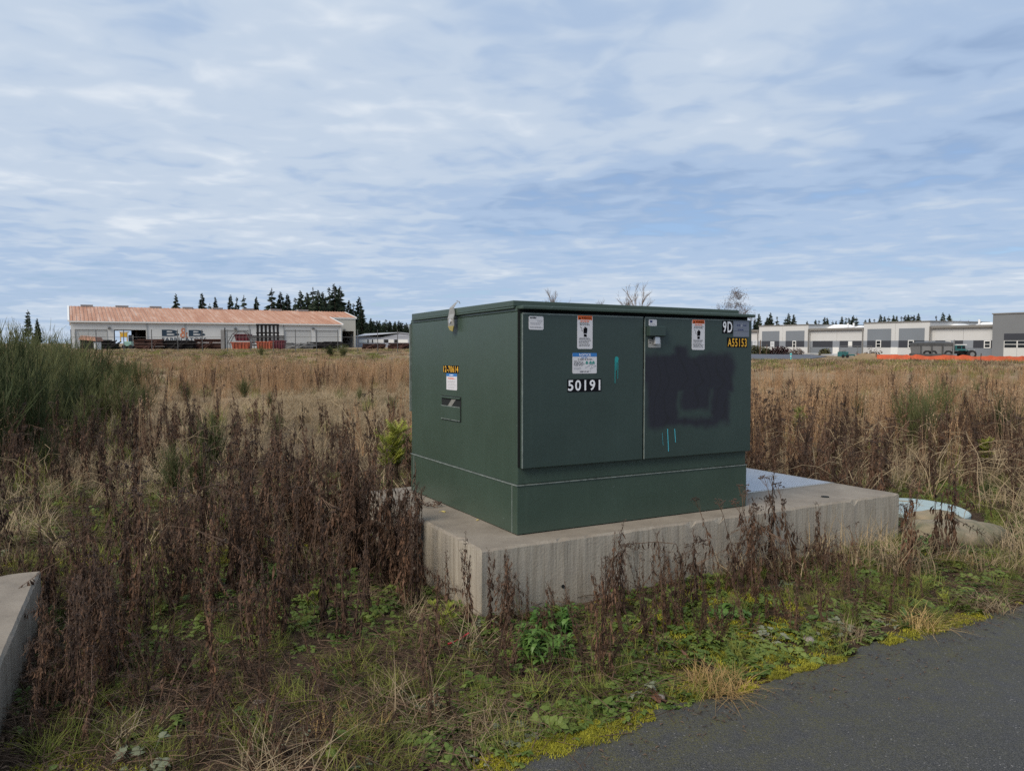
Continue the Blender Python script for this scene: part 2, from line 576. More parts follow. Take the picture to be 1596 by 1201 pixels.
def mat_paint(name, base, overspray=False):
    """weathered dark green cabinet enamel; optional painted-over patch on the right door"""
    m, nt, b, N, L = new_mat(name)
    tc = N('ShaderNodeTexCoord')
    n = N('ShaderNodeTexNoise')
    n.inputs['Scale'].default_value = 2.2
    n.inputs['Detail'].default_value = 6
    n.inputs['Roughness'].default_value = 0.62
    L(tc.outputs['Object'], n.inputs['Vector'])
    mp = N('ShaderNodeMapping')
    mp.inputs['Scale'].default_value = (16, 16, 0.7)
    L(tc.outputs['Object'], mp.inputs[0])
    n3 = N('ShaderNodeTexNoise')
    n3.inputs['Scale'].default_value = 1.6
    n3.inputs['Detail'].default_value = 5
    L(mp.outputs[0], n3.inputs['Vector'])
    mx = N('ShaderNodeMix')
    mx.data_type = 'RGBA'
    r = N('ShaderNodeMapRange')
    r.inputs[1].default_value, r.inputs[2].default_value = 0.35, 0.7
    L(n.outputs['Fac'], r.inputs[0])
    L(r.outputs[0], mx.inputs[0])
    mx.inputs[6].default_value = (*[x * 0.93 for x in base], 1)
    mx.inputs[7].default_value = (*[x * 1.08 for x in base], 1)
    mx2 = N('ShaderNodeMix')
    mx2.data_type = 'RGBA'
    r2 = N('ShaderNodeMapRange')
    r2.inputs[1].default_value, r2.inputs[2].default_value = 0.56, 0.80
    r2.inputs[4].default_value = 0.14
    L(n3.outputs['Fac'], r2.inputs[0])
    L(r2.outputs[0], mx2.inputs[0])
    L(mx.outputs[2], mx2.inputs[6])
    mx2.inputs[7].default_value = (base[0] * 1.9, base[1] * 1.75, base[2] * 1.8, 1)
    # bird-lime and dust specks
    v = N('ShaderNodeTexNoise')
    v.inputs['Scale'].default_value = 75
    v.inputs['Detail'].default_value = 2
    L(tc.outputs['Object'], v.inputs['Vector'])
    lt = N('ShaderNodeMapRange')
    lt.inputs[1].default_value, lt.inputs[2].default_value = 0.76, 0.79
    L(v.outputs['Fac'], lt.inputs[0])
    mx3 = N('ShaderNodeMix')
    mx3.data_type = 'RGBA'
    L(lt.outputs[0], mx3.inputs[0])
    L(mx2.outputs[2], mx3.inputs[6])
    mx3.inputs[7].default_value = (0.20, 0.23, 0.22, 1)
    col = mx3.outputs[2]
    rough = N('ShaderNodeMapRange')
    rough.inputs[3].default_value, rough.inputs[4].default_value = 0.26, 0.44
    L(n.outputs['Fac'], rough.inputs[0])
    ro = rough.outputs[0]
    if overspray:
        # soft-edged boxes in door coordinates (metres from the door's lower left corner)
        sep = N('ShaderNodeSeparateXYZ')
        nd = N('ShaderNodeTexNoise')
        nd.inputs['Scale'].default_value = 7
        nd.inputs['Detail'].default_value = 4
        L(tc.outputs['Object'], nd.inputs['Vector'])
        vm = N('ShaderNodeVectorMath')
        vm.operation = 'MULTIPLY_ADD'
        L(nd.outputs['Color'], vm.inputs[0])
        vm.inputs[1].default_value = (0.11, 0.0, 0.11)
        L(tc.outputs['Object'], vm.inputs[2])
        L(vm.outputs[0], sep.inputs[0])

        def mm(op, a, b_=None):
            q = N('ShaderNodeMath')
            q.operation = op
            q.use_clamp = op in ('ADD', 'SUBTRACT') and False
            for i, x in enumerate((a, b_)):
                if x is None:
                    continue
                if isinstance(x, (int, float)):
                    q.inputs[i].default_value = x
                else:
                    L(x, q.inputs[i])
            return q.outputs[0]

        def soft(x, lo, hi, s):
            a = N('ShaderNodeMapRange')
            a.interpolation_type = 'SMOOTHSTEP'
            a.inputs[1].default_value, a.inputs[2].default_value = lo - s, lo + s
            L(x, a.inputs[0])
            c = N('ShaderNodeMapRange')
            c.interpolation_type = 'SMOOTHSTEP'
            c.inputs[1].default_value, c.inputs[2].default_value = hi - s, hi + s
            c.inputs[3].default_value, c.inputs[4].default_value = 1, 0
            L(x, c.inputs[0])
            return mm('MULTIPLY', a.outputs[0], c.outputs[0])
        tot = None
        for (x0, x1, z0, z1) in OVERSPRAY:
            o_ = mm('MULTIPLY', soft(sep.outputs[0], x0 + .055, x1 + .055, 0.034), soft(sep.outputs[2], z0 + .055, z1 + .055, 0.030))
            tot = o_ if tot is None else mm('MAXIMUM', tot, o_)
        wn = N('ShaderNodeTexWave')
        wn.inputs['Scale'].default_value = 3.0
        wn.inputs['Distortion'].default_value = 14
        wn.inputs['Detail'].default_value = 2
        L(tc.outputs['Object'], wn.inputs['Vector'])
        pc = N('ShaderNodeMix')
        pc.data_type = 'RGBA'
        pr = N('ShaderNodeMapRange')
        pr.inputs[1].default_value, pr.inputs[2].default_value = 0.0, 0.12
        L(wn.outputs['Fac'], pr.inputs[0])
        L(pr.outputs[0], pc.inputs[0])
        pc.inputs[6].default_value = (0.0095, 0.0095, 0.014, 1)
        pc.inputs[7].default_value = (0.0125, 0.0125, 0.020, 1)
        mx4 = N('ShaderNodeMix')
        mx4.data_type = 'RGBA'
        L(tot, mx4.inputs[0])
        L(col, mx4.inputs[6])
        L(pc.outputs[2], mx4.inputs[7])
        col = mx4.outputs[2]
        rr = N('ShaderNodeMix')
        L(tot, rr.inputs[0])
        L(ro, rr.inputs[2])
        rr.inputs[3].default_value = 0.62
        ro = rr.outputs[0]
    L(col, b.inputs['Base Color'])
    L(ro, b.inputs['Roughness'])
    bp = N('ShaderNodeBump')
    bp.inputs['Strength'].default_value = 0.05
    bp.inputs['Distance'].default_value = 0.05
    L(n.outputs['Fac'], bp.inputs['Height'])
    L(bp.outputs[0], b.inputs['Normal'])


def mat_concrete():
    m, nt, b, N, L = new_mat('concrete')
    tc = N('ShaderNodeTexCoord')
    geo = N('ShaderNodeNewGeometry')

    def noise(scale, detail, st=(1, 1, 1), rough=0.6):
        mp = N('ShaderNodeMapping')
        mp.inputs['Scale'].default_value = st
        L(tc.outputs['Object'], mp.inputs[0])
        n = N('ShaderNodeTexNoise')
        n.inputs['Scale'].default_value = scale
        n.inputs['Detail'].default_value = detail
        n.inputs['Roughness'].default_value = rough
        L(mp.outputs[0], n.inputs['Vector'])
        return n.outputs['Fac']

    def mixc(f, a, c, lo, hi):
        r = N('ShaderNodeMapRange')
        r.inputs[1].default_value, r.inputs[2].default_value = lo, hi
        L(f, r.inputs[0])
        x = N('ShaderNodeMix')
        x.data_type = 'RGBA'
        L(r.outputs[0], x.inputs[0])
        for i, q in ((6, a), (7, c)):
            if isinstance(q, tuple):
                x.inputs[i].default_value = (*q, 1)
            else:
                L(q, x.inputs[i])
        return x.outputs[2]
    blot = noise(3.5, 7, rough=0.65)
    fine = noise(60, 4)
    base = mixc(blot, (0.165, 0.138, 0.108), (0.27, 0.232, 0.185), 0.3, 0.7)
    base = mixc(fine, base, (0.15, 0.12, 0.095), 0.56, 0.85)
    streak = noise(1.0, 7, (24, 24, 1.1), 0.75)
    wall = mixc(streak, (0.36, 0.32, 0.26), (0.155, 0.125, 0.09), 0.46, 0.72)
    wall = mixc(blot, wall, (0.29, 0.25, 0.205), 0.5, 0.82)
    so = N('ShaderNodeSeparateXYZ')
    L(tc.outputs['Object'], so.inputs[0])
    sp_ = N('ShaderNodeMath')
    sp_.operation = 'MULTIPLY_ADD'
    L(noise(5, 5), sp_.inputs[0])
    sp_.inputs[1].default_value = 0.22
    L(so.outputs[2], sp_.inputs[2])
    wall = mixc(sp_.outputs[0], (0.13, 0.105, 0.075), wall, -0.44, -0.27)
    pit = N('ShaderNodeTexVoronoi')
    pit.inputs['Scale'].default_value = 26
    L(tc.outputs['Object'], pit.inputs['Vector'])
    pitn = mixc(pit.outputs['Distance'], (1, 1, 1), (0, 0, 0), 0.05, 0.09)
    pm = N('ShaderNodeMath')
    pm.operation = 'MULTIPLY'
    L(pitn, pm.inputs[0])
    L(mixc(noise(2.3, 2), (0, 0, 0), (1, 1, 1), 0.5, 0.62), pm.inputs[1])
    wall = mixc(pm.outputs[0], wall, (0.06, 0.05, 0.04), 0.0, 1.0)
    sep = N('ShaderNodeSeparateXYZ')
    L(geo.outputs['Normal'], sep.inputs[0])
    r = N('ShaderNodeMapRange')
    r.inputs[1].default_value, r.inputs[2].default_value = 0.4, 0.8
    L(sep.outputs[2], r.inputs[0])
    mx = N('ShaderNodeMix')
    mx.data_type = 'RGBA'
    L(r.outputs[0], mx.inputs[0])
    L(wall, mx.inputs[6])
    L(base, mx.inputs[7])
    L(mx.outputs[2], b.inputs['Base Color'])
    b.inputs['Roughness'].default_value = 0.85
    bp = N('ShaderNodeBump')
    bp.inputs['Strength'].default_value = 0.35
    bp.inputs['Distance'].default_value = 0.008
    L(fine, bp.inputs['Height'])
    bp2 = N('ShaderNodeBump')
    bp2.inputs['Strength'].default_value = 0.3
    bp2.inputs['Distance'].default_value = 0.02
    L(blot, bp2.inputs['Height'])
    L(bp.outputs[0], bp2.inputs['Normal'])
    L(bp2.outputs[0], b.inputs['Normal'])


mat_concrete()


def mat_plate():
    m, nt, b, N, L = new_mat('chequer_plate')
    b.inputs['Metallic'].default_value = 0.55
    b.inputs['Roughness'].default_value = 0.42
    tc = N('ShaderNodeTexCoord')
    hs = []
    for rot in (PI / 4, -PI / 4):
        mp = N('ShaderNodeMapping')
        mp.inputs['Rotation'].default_value = (0, 0, rot)
        mp.inputs['Scale'].default_value = (28, 28, 28)
        L(tc.outputs['Object'], mp.inputs[0])
        ck = N('ShaderNodeTexChecker')
        ck.inputs['Scale'].default_value = 1.0
        L(mp.outputs[0], ck.inputs[0])
        w = N('ShaderNodeTexWave')
        w.inputs['Scale'].default_value = 0.8
        w.bands_direction = 'X'
        L(mp.outputs[0], w.inputs[0])
        mu = N('ShaderNodeMath')
        mu.operation = 'MULTIPLY'
        L(ck.outputs['Fac'], mu.inputs[0])
        L(w.outputs['Fac'], mu.inputs[1])
        hs.append(mu.outputs[0])
    ad = N('ShaderNodeMath')
    ad.operation = 'MAXIMUM'
    L(hs[0], ad.inputs[0])
    L(hs[1], ad.inputs[1])
    bp = N('ShaderNodeBump')
    bp.inputs['Strength'].default_value = 0.6
    bp.inputs['Distance'].default_value = 0.006
    pm = N('ShaderNodeMix')
    pm.data_type = 'RGBA'
    L(ad.outputs[0], pm.inputs[0])
    pm.inputs[6].default_value = (0.36, 0.38, 0.41, 1)
    pm.inputs[7].default_value = (0.62, 0.64, 0.67, 1)
    L(pm.outputs[2], b.inputs['Base Color'])
    L(ad.outputs[0], bp.inputs['Height'])
    L(bp.outputs[0], b.inputs['Normal'])


mat_plate()

# road edge in world metres: line through E0 with direction EDIR; the road lies to its right/near side
E0 = at_z(770, 1196)
EDIR = (at_z(1596, 938) - at_z(770, 1196)).normalized()
ENRM = Vector((-EDIR.y, EDIR.x, 0))        # points from the road into the verge


def edge_dist(x, y):
    return (x - E0.x) * ENRM.x + (y - E0.y) * ENRM.y


def mat_asphalt():
    m, nt, b, N, L = new_mat('asphalt')
    geo = N('ShaderNodeNewGeometry')

    def noise(scale, detail, rough=0.6):
        n = N('ShaderNodeTexNoise')
        n.inputs['Scale'].default_value = scale
        n.inputs['Detail'].default_value = detail
        n.inputs['Roughness'].default_value = rough
        L(geo.outputs['Position'], n.inputs['Vector'])
        return n.outputs['Fac']

    def mr(x, a, c, d=0.0, e=1.0):
        r = N('ShaderNodeMapRange')
        r.inputs[1].default_value, r.inputs[2].default_value = a, c
        r.inputs[3].default_value, r.inputs[4].default_value = d, e
        L(x, r.inputs[0])
        return r.outputs[0]

    def mixc(f, a, c):
        x = N('ShaderNodeMix')
        x.data_type = 'RGBA'
        L(f, x.inputs[0])
        for i, q in ((6, a), (7, c)):
            if isinstance(q, tuple):
                x.inputs[i].default_value = (*q, 1)
            else:
                L(q, x.inputs[i])
        return x.outputs[2]
    v = N('ShaderNodeTexVoronoi')
    v.inputs['Scale'].default_value = 190
    L(geo.outputs['Position'], v.inputs['Vector'])
    agg = v.outputs['Distance']
    sp = N('ShaderNodeSeparateColor')
    L(v.outputs['Color'], sp.inputs[0])
    col = mixc(mr(sp.outputs[0], 0.0, 1.0), (0.040, 0.039, 0.037), (0.115, 0.112, 0.106))
    col = mixc(mr(agg, 0.25, 0.75), col, (0.030, 0.030, 0.031))
    col = mixc(mr(sp.outputs[1], 0.988, 0.994), col, (0.20, 0.19, 0.18))
    big = noise(1.4, 5)
    col = mixc(mr(big, 0.35, 0.7, 0.0, 0.30), col, (0.078, 0.078, 0.078))
    # moss film creeping in from the verge
    dt = N('ShaderNodeVectorMath')
    dt.operation = 'DOT_PRODUCT'
    L(geo.outputs['Position'], dt.inputs[0])
    dt.inputs[1].default_value = tuple(ENRM)
    k = E0.dot(ENRM)
    d = mr(dt.outputs['Value'], k - 1.2, k - 0.02)
    n2 = noise(9, 7, 0.7)
    mu = N('ShaderNodeMath')
    mu.operation = 'MULTIPLY'
    L(d, mu.inputs[0])
    L(mr(n2, 0.36, 0.66), mu.inputs[1])
    n3 = noise(90, 3)
    mu2 = N('ShaderNodeMath')
    mu2.operation = 'MULTIPLY'
    L(mu.outputs[0], mu2.inputs[0])
    L(mr(n3, 0.38, 0.6), mu2.inputs[1])
    col = mixc(mu2.outputs[0], col, (0.095, 0.088, 0.022))
    L(col, b.inputs['Base Color'])
    b.inputs['Roughness'].default_value = 0.72
    b.inputs['Specular IOR Level'].default_value = 0.4
    bp = N('ShaderNodeBump')
    bp.inputs['Strength'].default_value = 0.8
    bp.inputs['Distance'].default_value = 0.006
    bp.invert = True
    L(agg, bp.inputs['Height'])
    L(bp.outputs[0], b.inputs['Normal'])


mat_asphalt()


def mat_ground():
    m, nt, b, N, L = new_mat('field_soil')
    geo = N('ShaderNodeNewGeometry')

    def noise(scale, detail, rough=0.6):
        n = N('ShaderNodeTexNoise')
        n.inputs['Scale'].default_value = scale
        n.inputs['Detail'].default_value = detail
        n.inputs['Roughness'].default_value = rough
        L(geo.outputs['Position'], n.inputs['Vector'])
        return n.outputs['Fac']

    def mixc(f, a, c, lo, hi):
        r = N('ShaderNodeMapRange')
        r.inputs[1].default_value, r.inputs[2].default_value = lo, hi
        L(f, r.inputs[0])
        x = N('ShaderNodeMix')
        x.data_type = 'RGBA'
        L(r.outputs[0], x.inputs[0])
        for i, q in ((6, a), (7, c)):
            if isinstance(q, tuple):
                x.inputs[i].default_value = (*q, 1)
            else:
                L(q, x.inputs[i])
        return x.outputs[2]
    fine = noise(28, 8, 0.75)
    mid = noise(1.6, 6, 0.65)
    near = mixc(fine, (0.028, 0.020, 0.014), (0.12, 0.08, 0.052), 0.34, 0.72)
    near = mixc(mid, near, (0.085, 0.085, 0.026), 0.53, 0.72)
    lo = noise(0.16, 6, 0.6)
    far = mixc(lo, (0.15, 0.118, 0.062), (0.30, 0.215, 0.135), 0.36, 0.6)
    far = mixc(fine, far, (0.10, 0.075, 0.05), 0.5, 0.9)
    sep = N('ShaderNodeSeparateXYZ')
    L(geo.outputs['Position'], sep.inputs[0])
    col = mixc(sep.outputs[1], near, far, 9, 20)
    L(col, b.inputs['Base Color'])
    b.inputs['Roughness'].default_value = 0.95
    b.inputs['Specular IOR Level'].default_value = 0.1
    bp = N('ShaderNodeBump')
    bp.inputs['Strength'].default_value = 0.7
    bp.inputs['Distance'].default_value = 0.03
    L(fine, bp.inputs['Height'])
    L(bp.outputs[0], b.inputs['Normal'])


mat_ground()

# ------------------------------------------------------------------ terrain
PADM = Matrix.Translation((-0.1701, 4.1869, 0.4288)) @ Euler((0, 0, 0.5001)).to_matrix().to_4x4() @ \
    Matrix.Rotation(-0.0184, 4, 'X') @ Matrix.Rotation(0.0106, 4, 'Y')
PADI = PADM.inverted()
PL, PD, PH = 3.7624, 2.1986, 0.4299
LPC = (-2.71, 4.23)                       # corner of the pad at the left edge
LX = Vector((math.cos(.5001), math.sin(.5001)))
LY = Vector((-math.sin(.5001), math.cos(.5001)))


def sstep(a, b, x):
    t = np.clip((np.asarray(x, float) - a) / (b - a), 0, 1)
    return t * t * (3 - 2 * t)


def wob(x, y):
    x, y = np.asarray(x, float), np.asarray(y, float)
    return (np.sin(x * 1.7 + 1.3 * np.sin(y * .9)) * np.cos(y * 1.4 + .8 * np.sin(x * 1.1)) * .5 + .3 * np.sin(x * 4.1 + y * 2.7) * np.cos(y * 3.7 - x * 1.9))


def hz(x, y):
    x, y = np.asarray(x, float), np.asarray(y, float)
    e = (x - E0.x) * ENRM.x + (y - E0.y) * ENRM.y
    off = sstep(0.05, 0.7, e)
    z = .03 * wob(x, y) * off * (1 - sstep(30, 60, y)) + 0.02 * sstep(0.0, .35, e) - 0.05 * (1 - sstep(-0.12, 0.02, e)) * (1 - sstep(45, 50, y))
    p = np.where(y > 1, x / np.maximum(y, 1), 0)
    z = z + 0.5 * sstep(50, 110, y) * (1 - sstep(-.05, .05, p)) - 0.2 * sstep(50, 90, y) * sstep(.12, .25, p)
    return z


def ground():
    rad = [0.0] + list(0.8 * (9000 / 0.8) ** (np.linspace(0, 1, 110)))
    na = 260
    vs, fs = [], []
    ang = np.linspace(0, 2 * PI, na, endpoint=False)
    for r in rad[1:]:
        x, y = r * np.sin(ang), r * np.cos(ang)
        z = hz(x, y)
        vs += list(zip(x, y, z))
    c = len(vs)
    vs.append((0, 0, -0.05))
    for i in range(len(rad) - 2):
        for j in range(na):
            j2 = (j + 1) % na
            fs.append((i * na + j, i * na + j2, (i + 1) * na + j2, (i + 1) * na + j))
    for j in range(na):
        fs.append((c, (j + 1) % na, j))
    me = bpy.data.meshes.new('ground')
    me.from_pydata(vs, [], fs)
    me.materials.append(M['field_soil'])
    me.polygons.foreach_set('use_smooth', [True] * len(me.polygons))
    # faces up
    me.update()
    if me.polygons[10].normal.z < 0:
        me.flip_normals()
    tag(mesh_obj('ground', me), kind='structure')


ground()


def road():
    mb = MB()
    r = random.Random(3)
    near, far, lo = [], [], []
    t = -6.0
    while t < 42:
        j = 0.035 * math.sin(t * 3.1) + 0.02 * math.sin(t * 8.3 + 1) + r.uniform(-.018, .018)
        p = E0 + EDIR * t + ENRM * j
        near.append((p.x, p.y, 0.012))
        lo.append((p.x, p.y, -0.06))
        q = E0 + EDIR * t - ENRM * 7.0
        far.append((q.x, q.y, 0.012))
        t += 0.05 if -1.5 < t < 6 else 0.5
    for i in range(len(near) - 1):
        mb.poly([far[i], far[i + 1], near[i + 1], near[i]])
        mb.poly([near[i], near[i + 1], lo[i + 1], lo[i]])
    tag(mb.build('road', 'asphalt'), kind='structure')


road()

# ------------------------------------------------------------------ concrete pads


def slab(mb, x0, y0, x1, y1, z0, z1, step=0.05, seed=1):
    """block with slightly uneven, worn edges"""
    r = random.Random(seed)
    nx, ny = max(2, int((x1 - x0) / step)), max(2, int((y1 - y0) / step))
    c = 0.012
    ring = []
    for i in range(nx):
        ring.append((x0 + (x1 - x0) * i / nx, y0, 0, -1))
    for i in range(ny):
        ring.append((x1, y0 + (y1 - y0) * i / ny, 1, 0))
    for i in range(nx):
        ring.append((x1 - (x1 - x0) * i / nx, y1, 0, 1))
    for i in range(ny):
        ring.append((x0, y1 - (y1 - y0) * i / ny, -1, 0))
    n = len(ring)
    rows = []
    for k in range(4):
        row = []
        for (x, y, ax, ay) in ring:
            j = r.uniform(-.002, .002)
            if k == 0:
                q = (x + ax * j, y + ay * j, z0)
            elif k == 1:
                q = (x + ax * j, y + ay * j, (z0 + z1) / 2)
            elif k == 2:
                q = (x + ax * j, y + ay * j, z1 - c - abs(r.gauss(0, .003)) - (.03 if r.random() < .03 else 0))
            else:
                w_ = c + abs(j) + (r.uniform(.01, .03) if r.random() < .07 else 0)
                q = (x - ax * w_, y - ay * w_, z1 + r.uniform(-.003, .001))
            row.append(q)
        rows.append(row)
    b = len(mb.v)
    for row in rows:
        mb.v += row
    for k in range(3):
        for j in range(n):
            j2 = (j + 1) % n
            mb.f.append((b + k * n + j, b + k * n + j2, b + (k + 1) * n + j2, b + (k + 1) * n + j))
            mb.mi.append(0)
    mb.f.append(tuple(b + 3 * n + j for j in range(n)))
    mb.mi.append(0)
    mb.f.append(tuple(b + j for j in range(n))[::-1])
    mb.mi.append(0)


pad = empty('concrete_pad')
pad.matrix_world = PADM
tag(pad, 'large weathered concrete pad with streaked sides carrying the green cabinet', 'concrete pad')
mb = MB()
slab(mb, 0, 0, PL, PD, -PH - 0.25, 0, seed=4)
mb.build('slab', 'concrete', pad)


def pad_px(px, py, h=0.0):
    o = PADI @ Vector((0, 0, HC))
    d = (PADI.to_3x3() @ ray(px, py))
    p = o + d * ((h - o.z) / d.z)
    return p


# chequer-plate hatch let into the pad
hr = pad_px(1281, 750)
hf = pad_px(1200, 766)
hb_ = pad_px(1166, 729)
hx0, hx1, hy0, hy1 = 2.42, hr.x, min(hf.y, hr.y), max(hb_.y, 1.75)
hy0 = 0.62
mb = MB()
mb.box((hx0, hy0, -0.03), (hx1, hy1, 0.006))
hatch = mb.build('hatch_cover', 'chequer_plate', pad, bevel=0.003)
tag(hatch, 'pale chequer plate hatch cover flush with the concrete')
mb = MB()
for (x0, y0, x1, y1) in ((hx0 - .03, hy0 - .03, hx1 + .03, hy0 - .004), (hx0 - .03, hy1 + .004, hx1 + .03, hy1 + .03), (hx0 - .03, hy0 - .004, hx0 - .004, hy1 + .004), (hx1 + .004, hy0 - .004, hx1 + .03, hy1 + .004)):
    mb.box((x0, y0, -0.02), (x1, y1, 0.003))
mb.build('hatch_frame', 'galvanised', hatch)
# form-tie hole in the front face, dimple in the top: black discs painted as their shade
mb = MB()
q = PADI @ Vector((0, 0, HC))
d = PADI.to_3x3() @ ray(877, 913)
q = q + d * ((0.0 - q.y) / d.y)
mb.tube([(q.x, 0.02, q.z), (q.x, -0.006, q.z)], 0.011, 10)
mb.build('tie_hole', 'gap_shade', pad)
q = pad_px(1286, 774)
mb = MB()
mb.tube([(q.x, q.y, -0.02), (q.x, q.y, 0.005)], 0.03, 12)
mb.build('lifting_socket', 'gap_shade', pad)

lp = empty('concrete_pad', (LPC[0], LPC[1], 0), 0.463)
tag(lp, 'bare concrete pad corner cut off by the left picture edge', 'concrete pad')
mb = MB()
slab(mb, -2.4, -2.0, 0, 0, -0.3, 0.30, seed=9)
mb.build('slab', 'concrete', lp)

# ------------------------------------------------------------------ cabinet
CA, CB, CW, CD = 0.3478, 0.2153, 1.9266, 1.7925
HS, HB, HT, HH = 0.3058, 0.4115, 1.3641, 1.404
MID = None
cabinet = empty('transformer_cabinet')
cabinet.matrix_world = PADM @ Matrix.Translation((CA, CB, 0))
tag(cabinet, 'big dark green metal electrical cabinet with two doors numbered 50191', 'electrical cabinet')
CI = cabinet.matrix_world.inverted()


def face_px(px, py, axis, val):
    o = CI @ Vector((0, 0, HC))
    d = CI.to_3x3() @ ray(px, py)
    return o + d * ((val - o[axis]) / d[axis])


DT = 0.035     # doors stand proud of the body
DY = -DT
MID = face_px(1003.5, 600, 1, DY).x
D0, D1 = 0.016, CW + 0.012
# painted-over area on the right door, boxes in metres (door-local x from the seam, z from the door bottom)


def rd(px, py):
    p = face_px(px, py, 1, DY)
    return p.x - (MID + .004), p.z - HB


def rbox(x0, y0, x1, y1):
    a, b = rd(x0, y1), rd(x1, y0)
    return (a[0], b[0], a[1], b[1])


OVERSPRAY = [rbox(1008, 553, 1145, 612), rbox(1008, 600, 1058, 668), rbox(1050, 540, 1074, 570), rbox(1062, 600, 1108, 640), rbox(1108, 600, 1136, 660), rbox(1010, 648, 1130, 668), rbox(1000, 553, 1030, 600)]
mat_paint('cabinet_green', (0.043, 0.068, 0.050))
mat_paint('door_green', (0.032, 0.052, 0.044))
mat_paint('door_sprayed', (0.032, 0.052, 0.044), True)
simple('edge_pale', (0.17, 0.20, 0.18), 0.6, var=0.35, scale=18)
simple('seam_worn', (0.15, 0.175, 0.16), 0.7, var=0.45, scale=30)

mb = MB()
mb.box((0.0, 0.0, HS + .004), (CW, CD, HH - .03))
mb.build('body', 'cabinet_green', cabinet, bevel=0.008)
mb = MB()
mb.box((-0.004, -0.006, 0.004), (CW + .004, CD + .004, HS))
mb.build('base_skirt', 'cabinet_green', cabinet, bevel=0.004)
# pale dusty seam along the skirt's top, corner folds
mb = MB()
mb.box((-0.009, -0.011, HS - .0015), (CW + .006, CD + .006, HS + .0035))
mb.build('skirt_seam', 'seam_worn', cabinet)
for yf in (0.055, CD - 0.065):
    mb = MB()
    mb.box((-0.0065, yf, 0.006), (-0.003, yf + .005, HS - .002))
    mb.build('corner_fold', 'edge_pale', cabinet)
mb = MB()
mb.box((0.02, 0.02, -0.002), (CW - .02, CD - .02, 0.006))
mb.build('skirt_gap_shade', 'gap_shade', cabinet)  # black sheet painted in as the shade under the skirt
# hood over the doors
hz0, hz1 = HT + 0.022, HH
mb = MB()
mb.box((0.004, -0.06, hz0), (CW + 0.022, 0.25, hz1 + .004))
mb.build('door_hood', 'cabinet_green', cabinet, bevel=0.005)
mb = MB()
mb.box((-0.002, 0.005, HH - .032), (CW + .002, CD + .002, HH))
mb.build('roof_deck', 'cabinet_green', cabinet, bevel=0.006)
# lid
lt = face_px(648, 489, 0, 0.01)
mb = MB()
ly1 = CD - 0.06
mb.hexa([(-0.018, 0.02, HH + .001), (CW - .06, 0.02, HH + .001), (CW - .06, ly1, HH - .004), (-0.018, ly1, HH - .004),
         (-0.018, 0.02, HH + .038), (CW - .06, 0.02, HH + .038), (CW - .06, ly1, HH + .045), (-0.018, ly1, HH + .045)])
mb.hexa([(-0.018, 0.02, HH - .012), (-0.0045, 0.02, HH - .012), (-0.0045, ly1, HH - .012), (-0.018, ly1, HH - .012),
         (-0.018, 0.02, HH + .001), (-0.0045, 0.02, HH + .001), (-0.0045, ly1, HH + .001), (-0.018, ly1, HH + .001)])
mb.build('lid', 'cabinet_green', cabinet, bevel=0.005)
# near-black sheet behind the doors, painted as the shadow in their gaps
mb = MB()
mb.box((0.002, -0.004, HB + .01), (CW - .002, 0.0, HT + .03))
mb.build('door_gap_shade', 'gap_shade', cabinet)


def door(name, x0, x1, mat, lab):
    mb = MB()
    mb.box((0, 0, 0), (x1 - x0, DT - .004, HT - HB))
    d = mb.build(name, mat, cabinet, bevel=0.006, loc=(x0, DY, HB))
    d['label'] = lab
    m2 = MB()
    w, h = x1 - x0, HT - HB
    m2.box((0.004, -0.0012, h - .007), (w - .004, 0.006, h + .0012))
    m2.box((-0.0012, -0.0012, 0.004), (0.004, 0.006, h - .007))
    e = m2.build('pale_edge', 'edge_pale', d)  # pale strip along the door's top and left edges
    return d


dl = door('door', D0, MID - .006, 'door_green', 'left door with number 50191')
dr = door('door', MID + .005, D1, 'door_sprayed', 'right door with dark painted-over patch')


def dpt(dobj, px, py):
    p = face_px(px, py, 1, DY)
    return p.x - dobj.location.x, p.z - HB


class Sheet:
    """a printed sticker lying on a plane; T maps (x right, y up, height) to local coordinates"""

    def __init__(self, T, w, h):
        self.T, self.w, self.h, self.mb = T, w, h, MB()

    def rect(self, x0, y0, x1, y1, mat, lift=0.0006):
        self.mb.poly([self.T(x0 * self.w, y0 * self.h, lift), self.T(x1 * self.w, y0 * self.h, lift), self.T(x1 * self.w, y1 * self.h, lift), self.T(x0 * self.w, y1 * self.h, lift)], mat)

    def base(self, mat, r=0.05, th=0.0008):
        c = r * self.w
        w, h = self.w, self.h
        P = [(c, 0), (w - c, 0), (w, c), (w, h - c), (w - c, h), (c, h), (0, h - c), (0, c)]
        self.mb.poly([self.T(x, y, th) for x, y in P], mat)
        for i in range(8):
            a, b = P[i], P[(i + 1) % 8]
            self.mb.poly([self.T(*a, 0), self.T(*b, 0), self.T(*b, th), self.T(*a, th)], mat)

    def text(self, s, x0, y0, x1, y1, mat, lift=0.0014, bold=0.02):
        self.mb.text(s, lambda u, v: self.T(x0 * self.w + u, y0 * self.h + v, lift), (x1 - x0) * self.w, (y1 - y0) * self.h, mat, bold)

    def lines(self, x0, x1, ys, th, mat, seed, lift=0.0014):
        r = random.Random(seed)
        for y in ys:
            x = x0 + r.uniform(0, .04)
            end = x1 - r.uniform(0, .22) * (x1 - x0)
            while x < end:
                w = r.uniform(.05, .16)
                self.rect(x, y, min(x + w, end), y + th, mat, lift)
                x += w + .03

    def build(self, name, parent, lab=None):
        o = self.mb.build(name, None, parent)
        if lab:
            o['label'] = lab
        return o


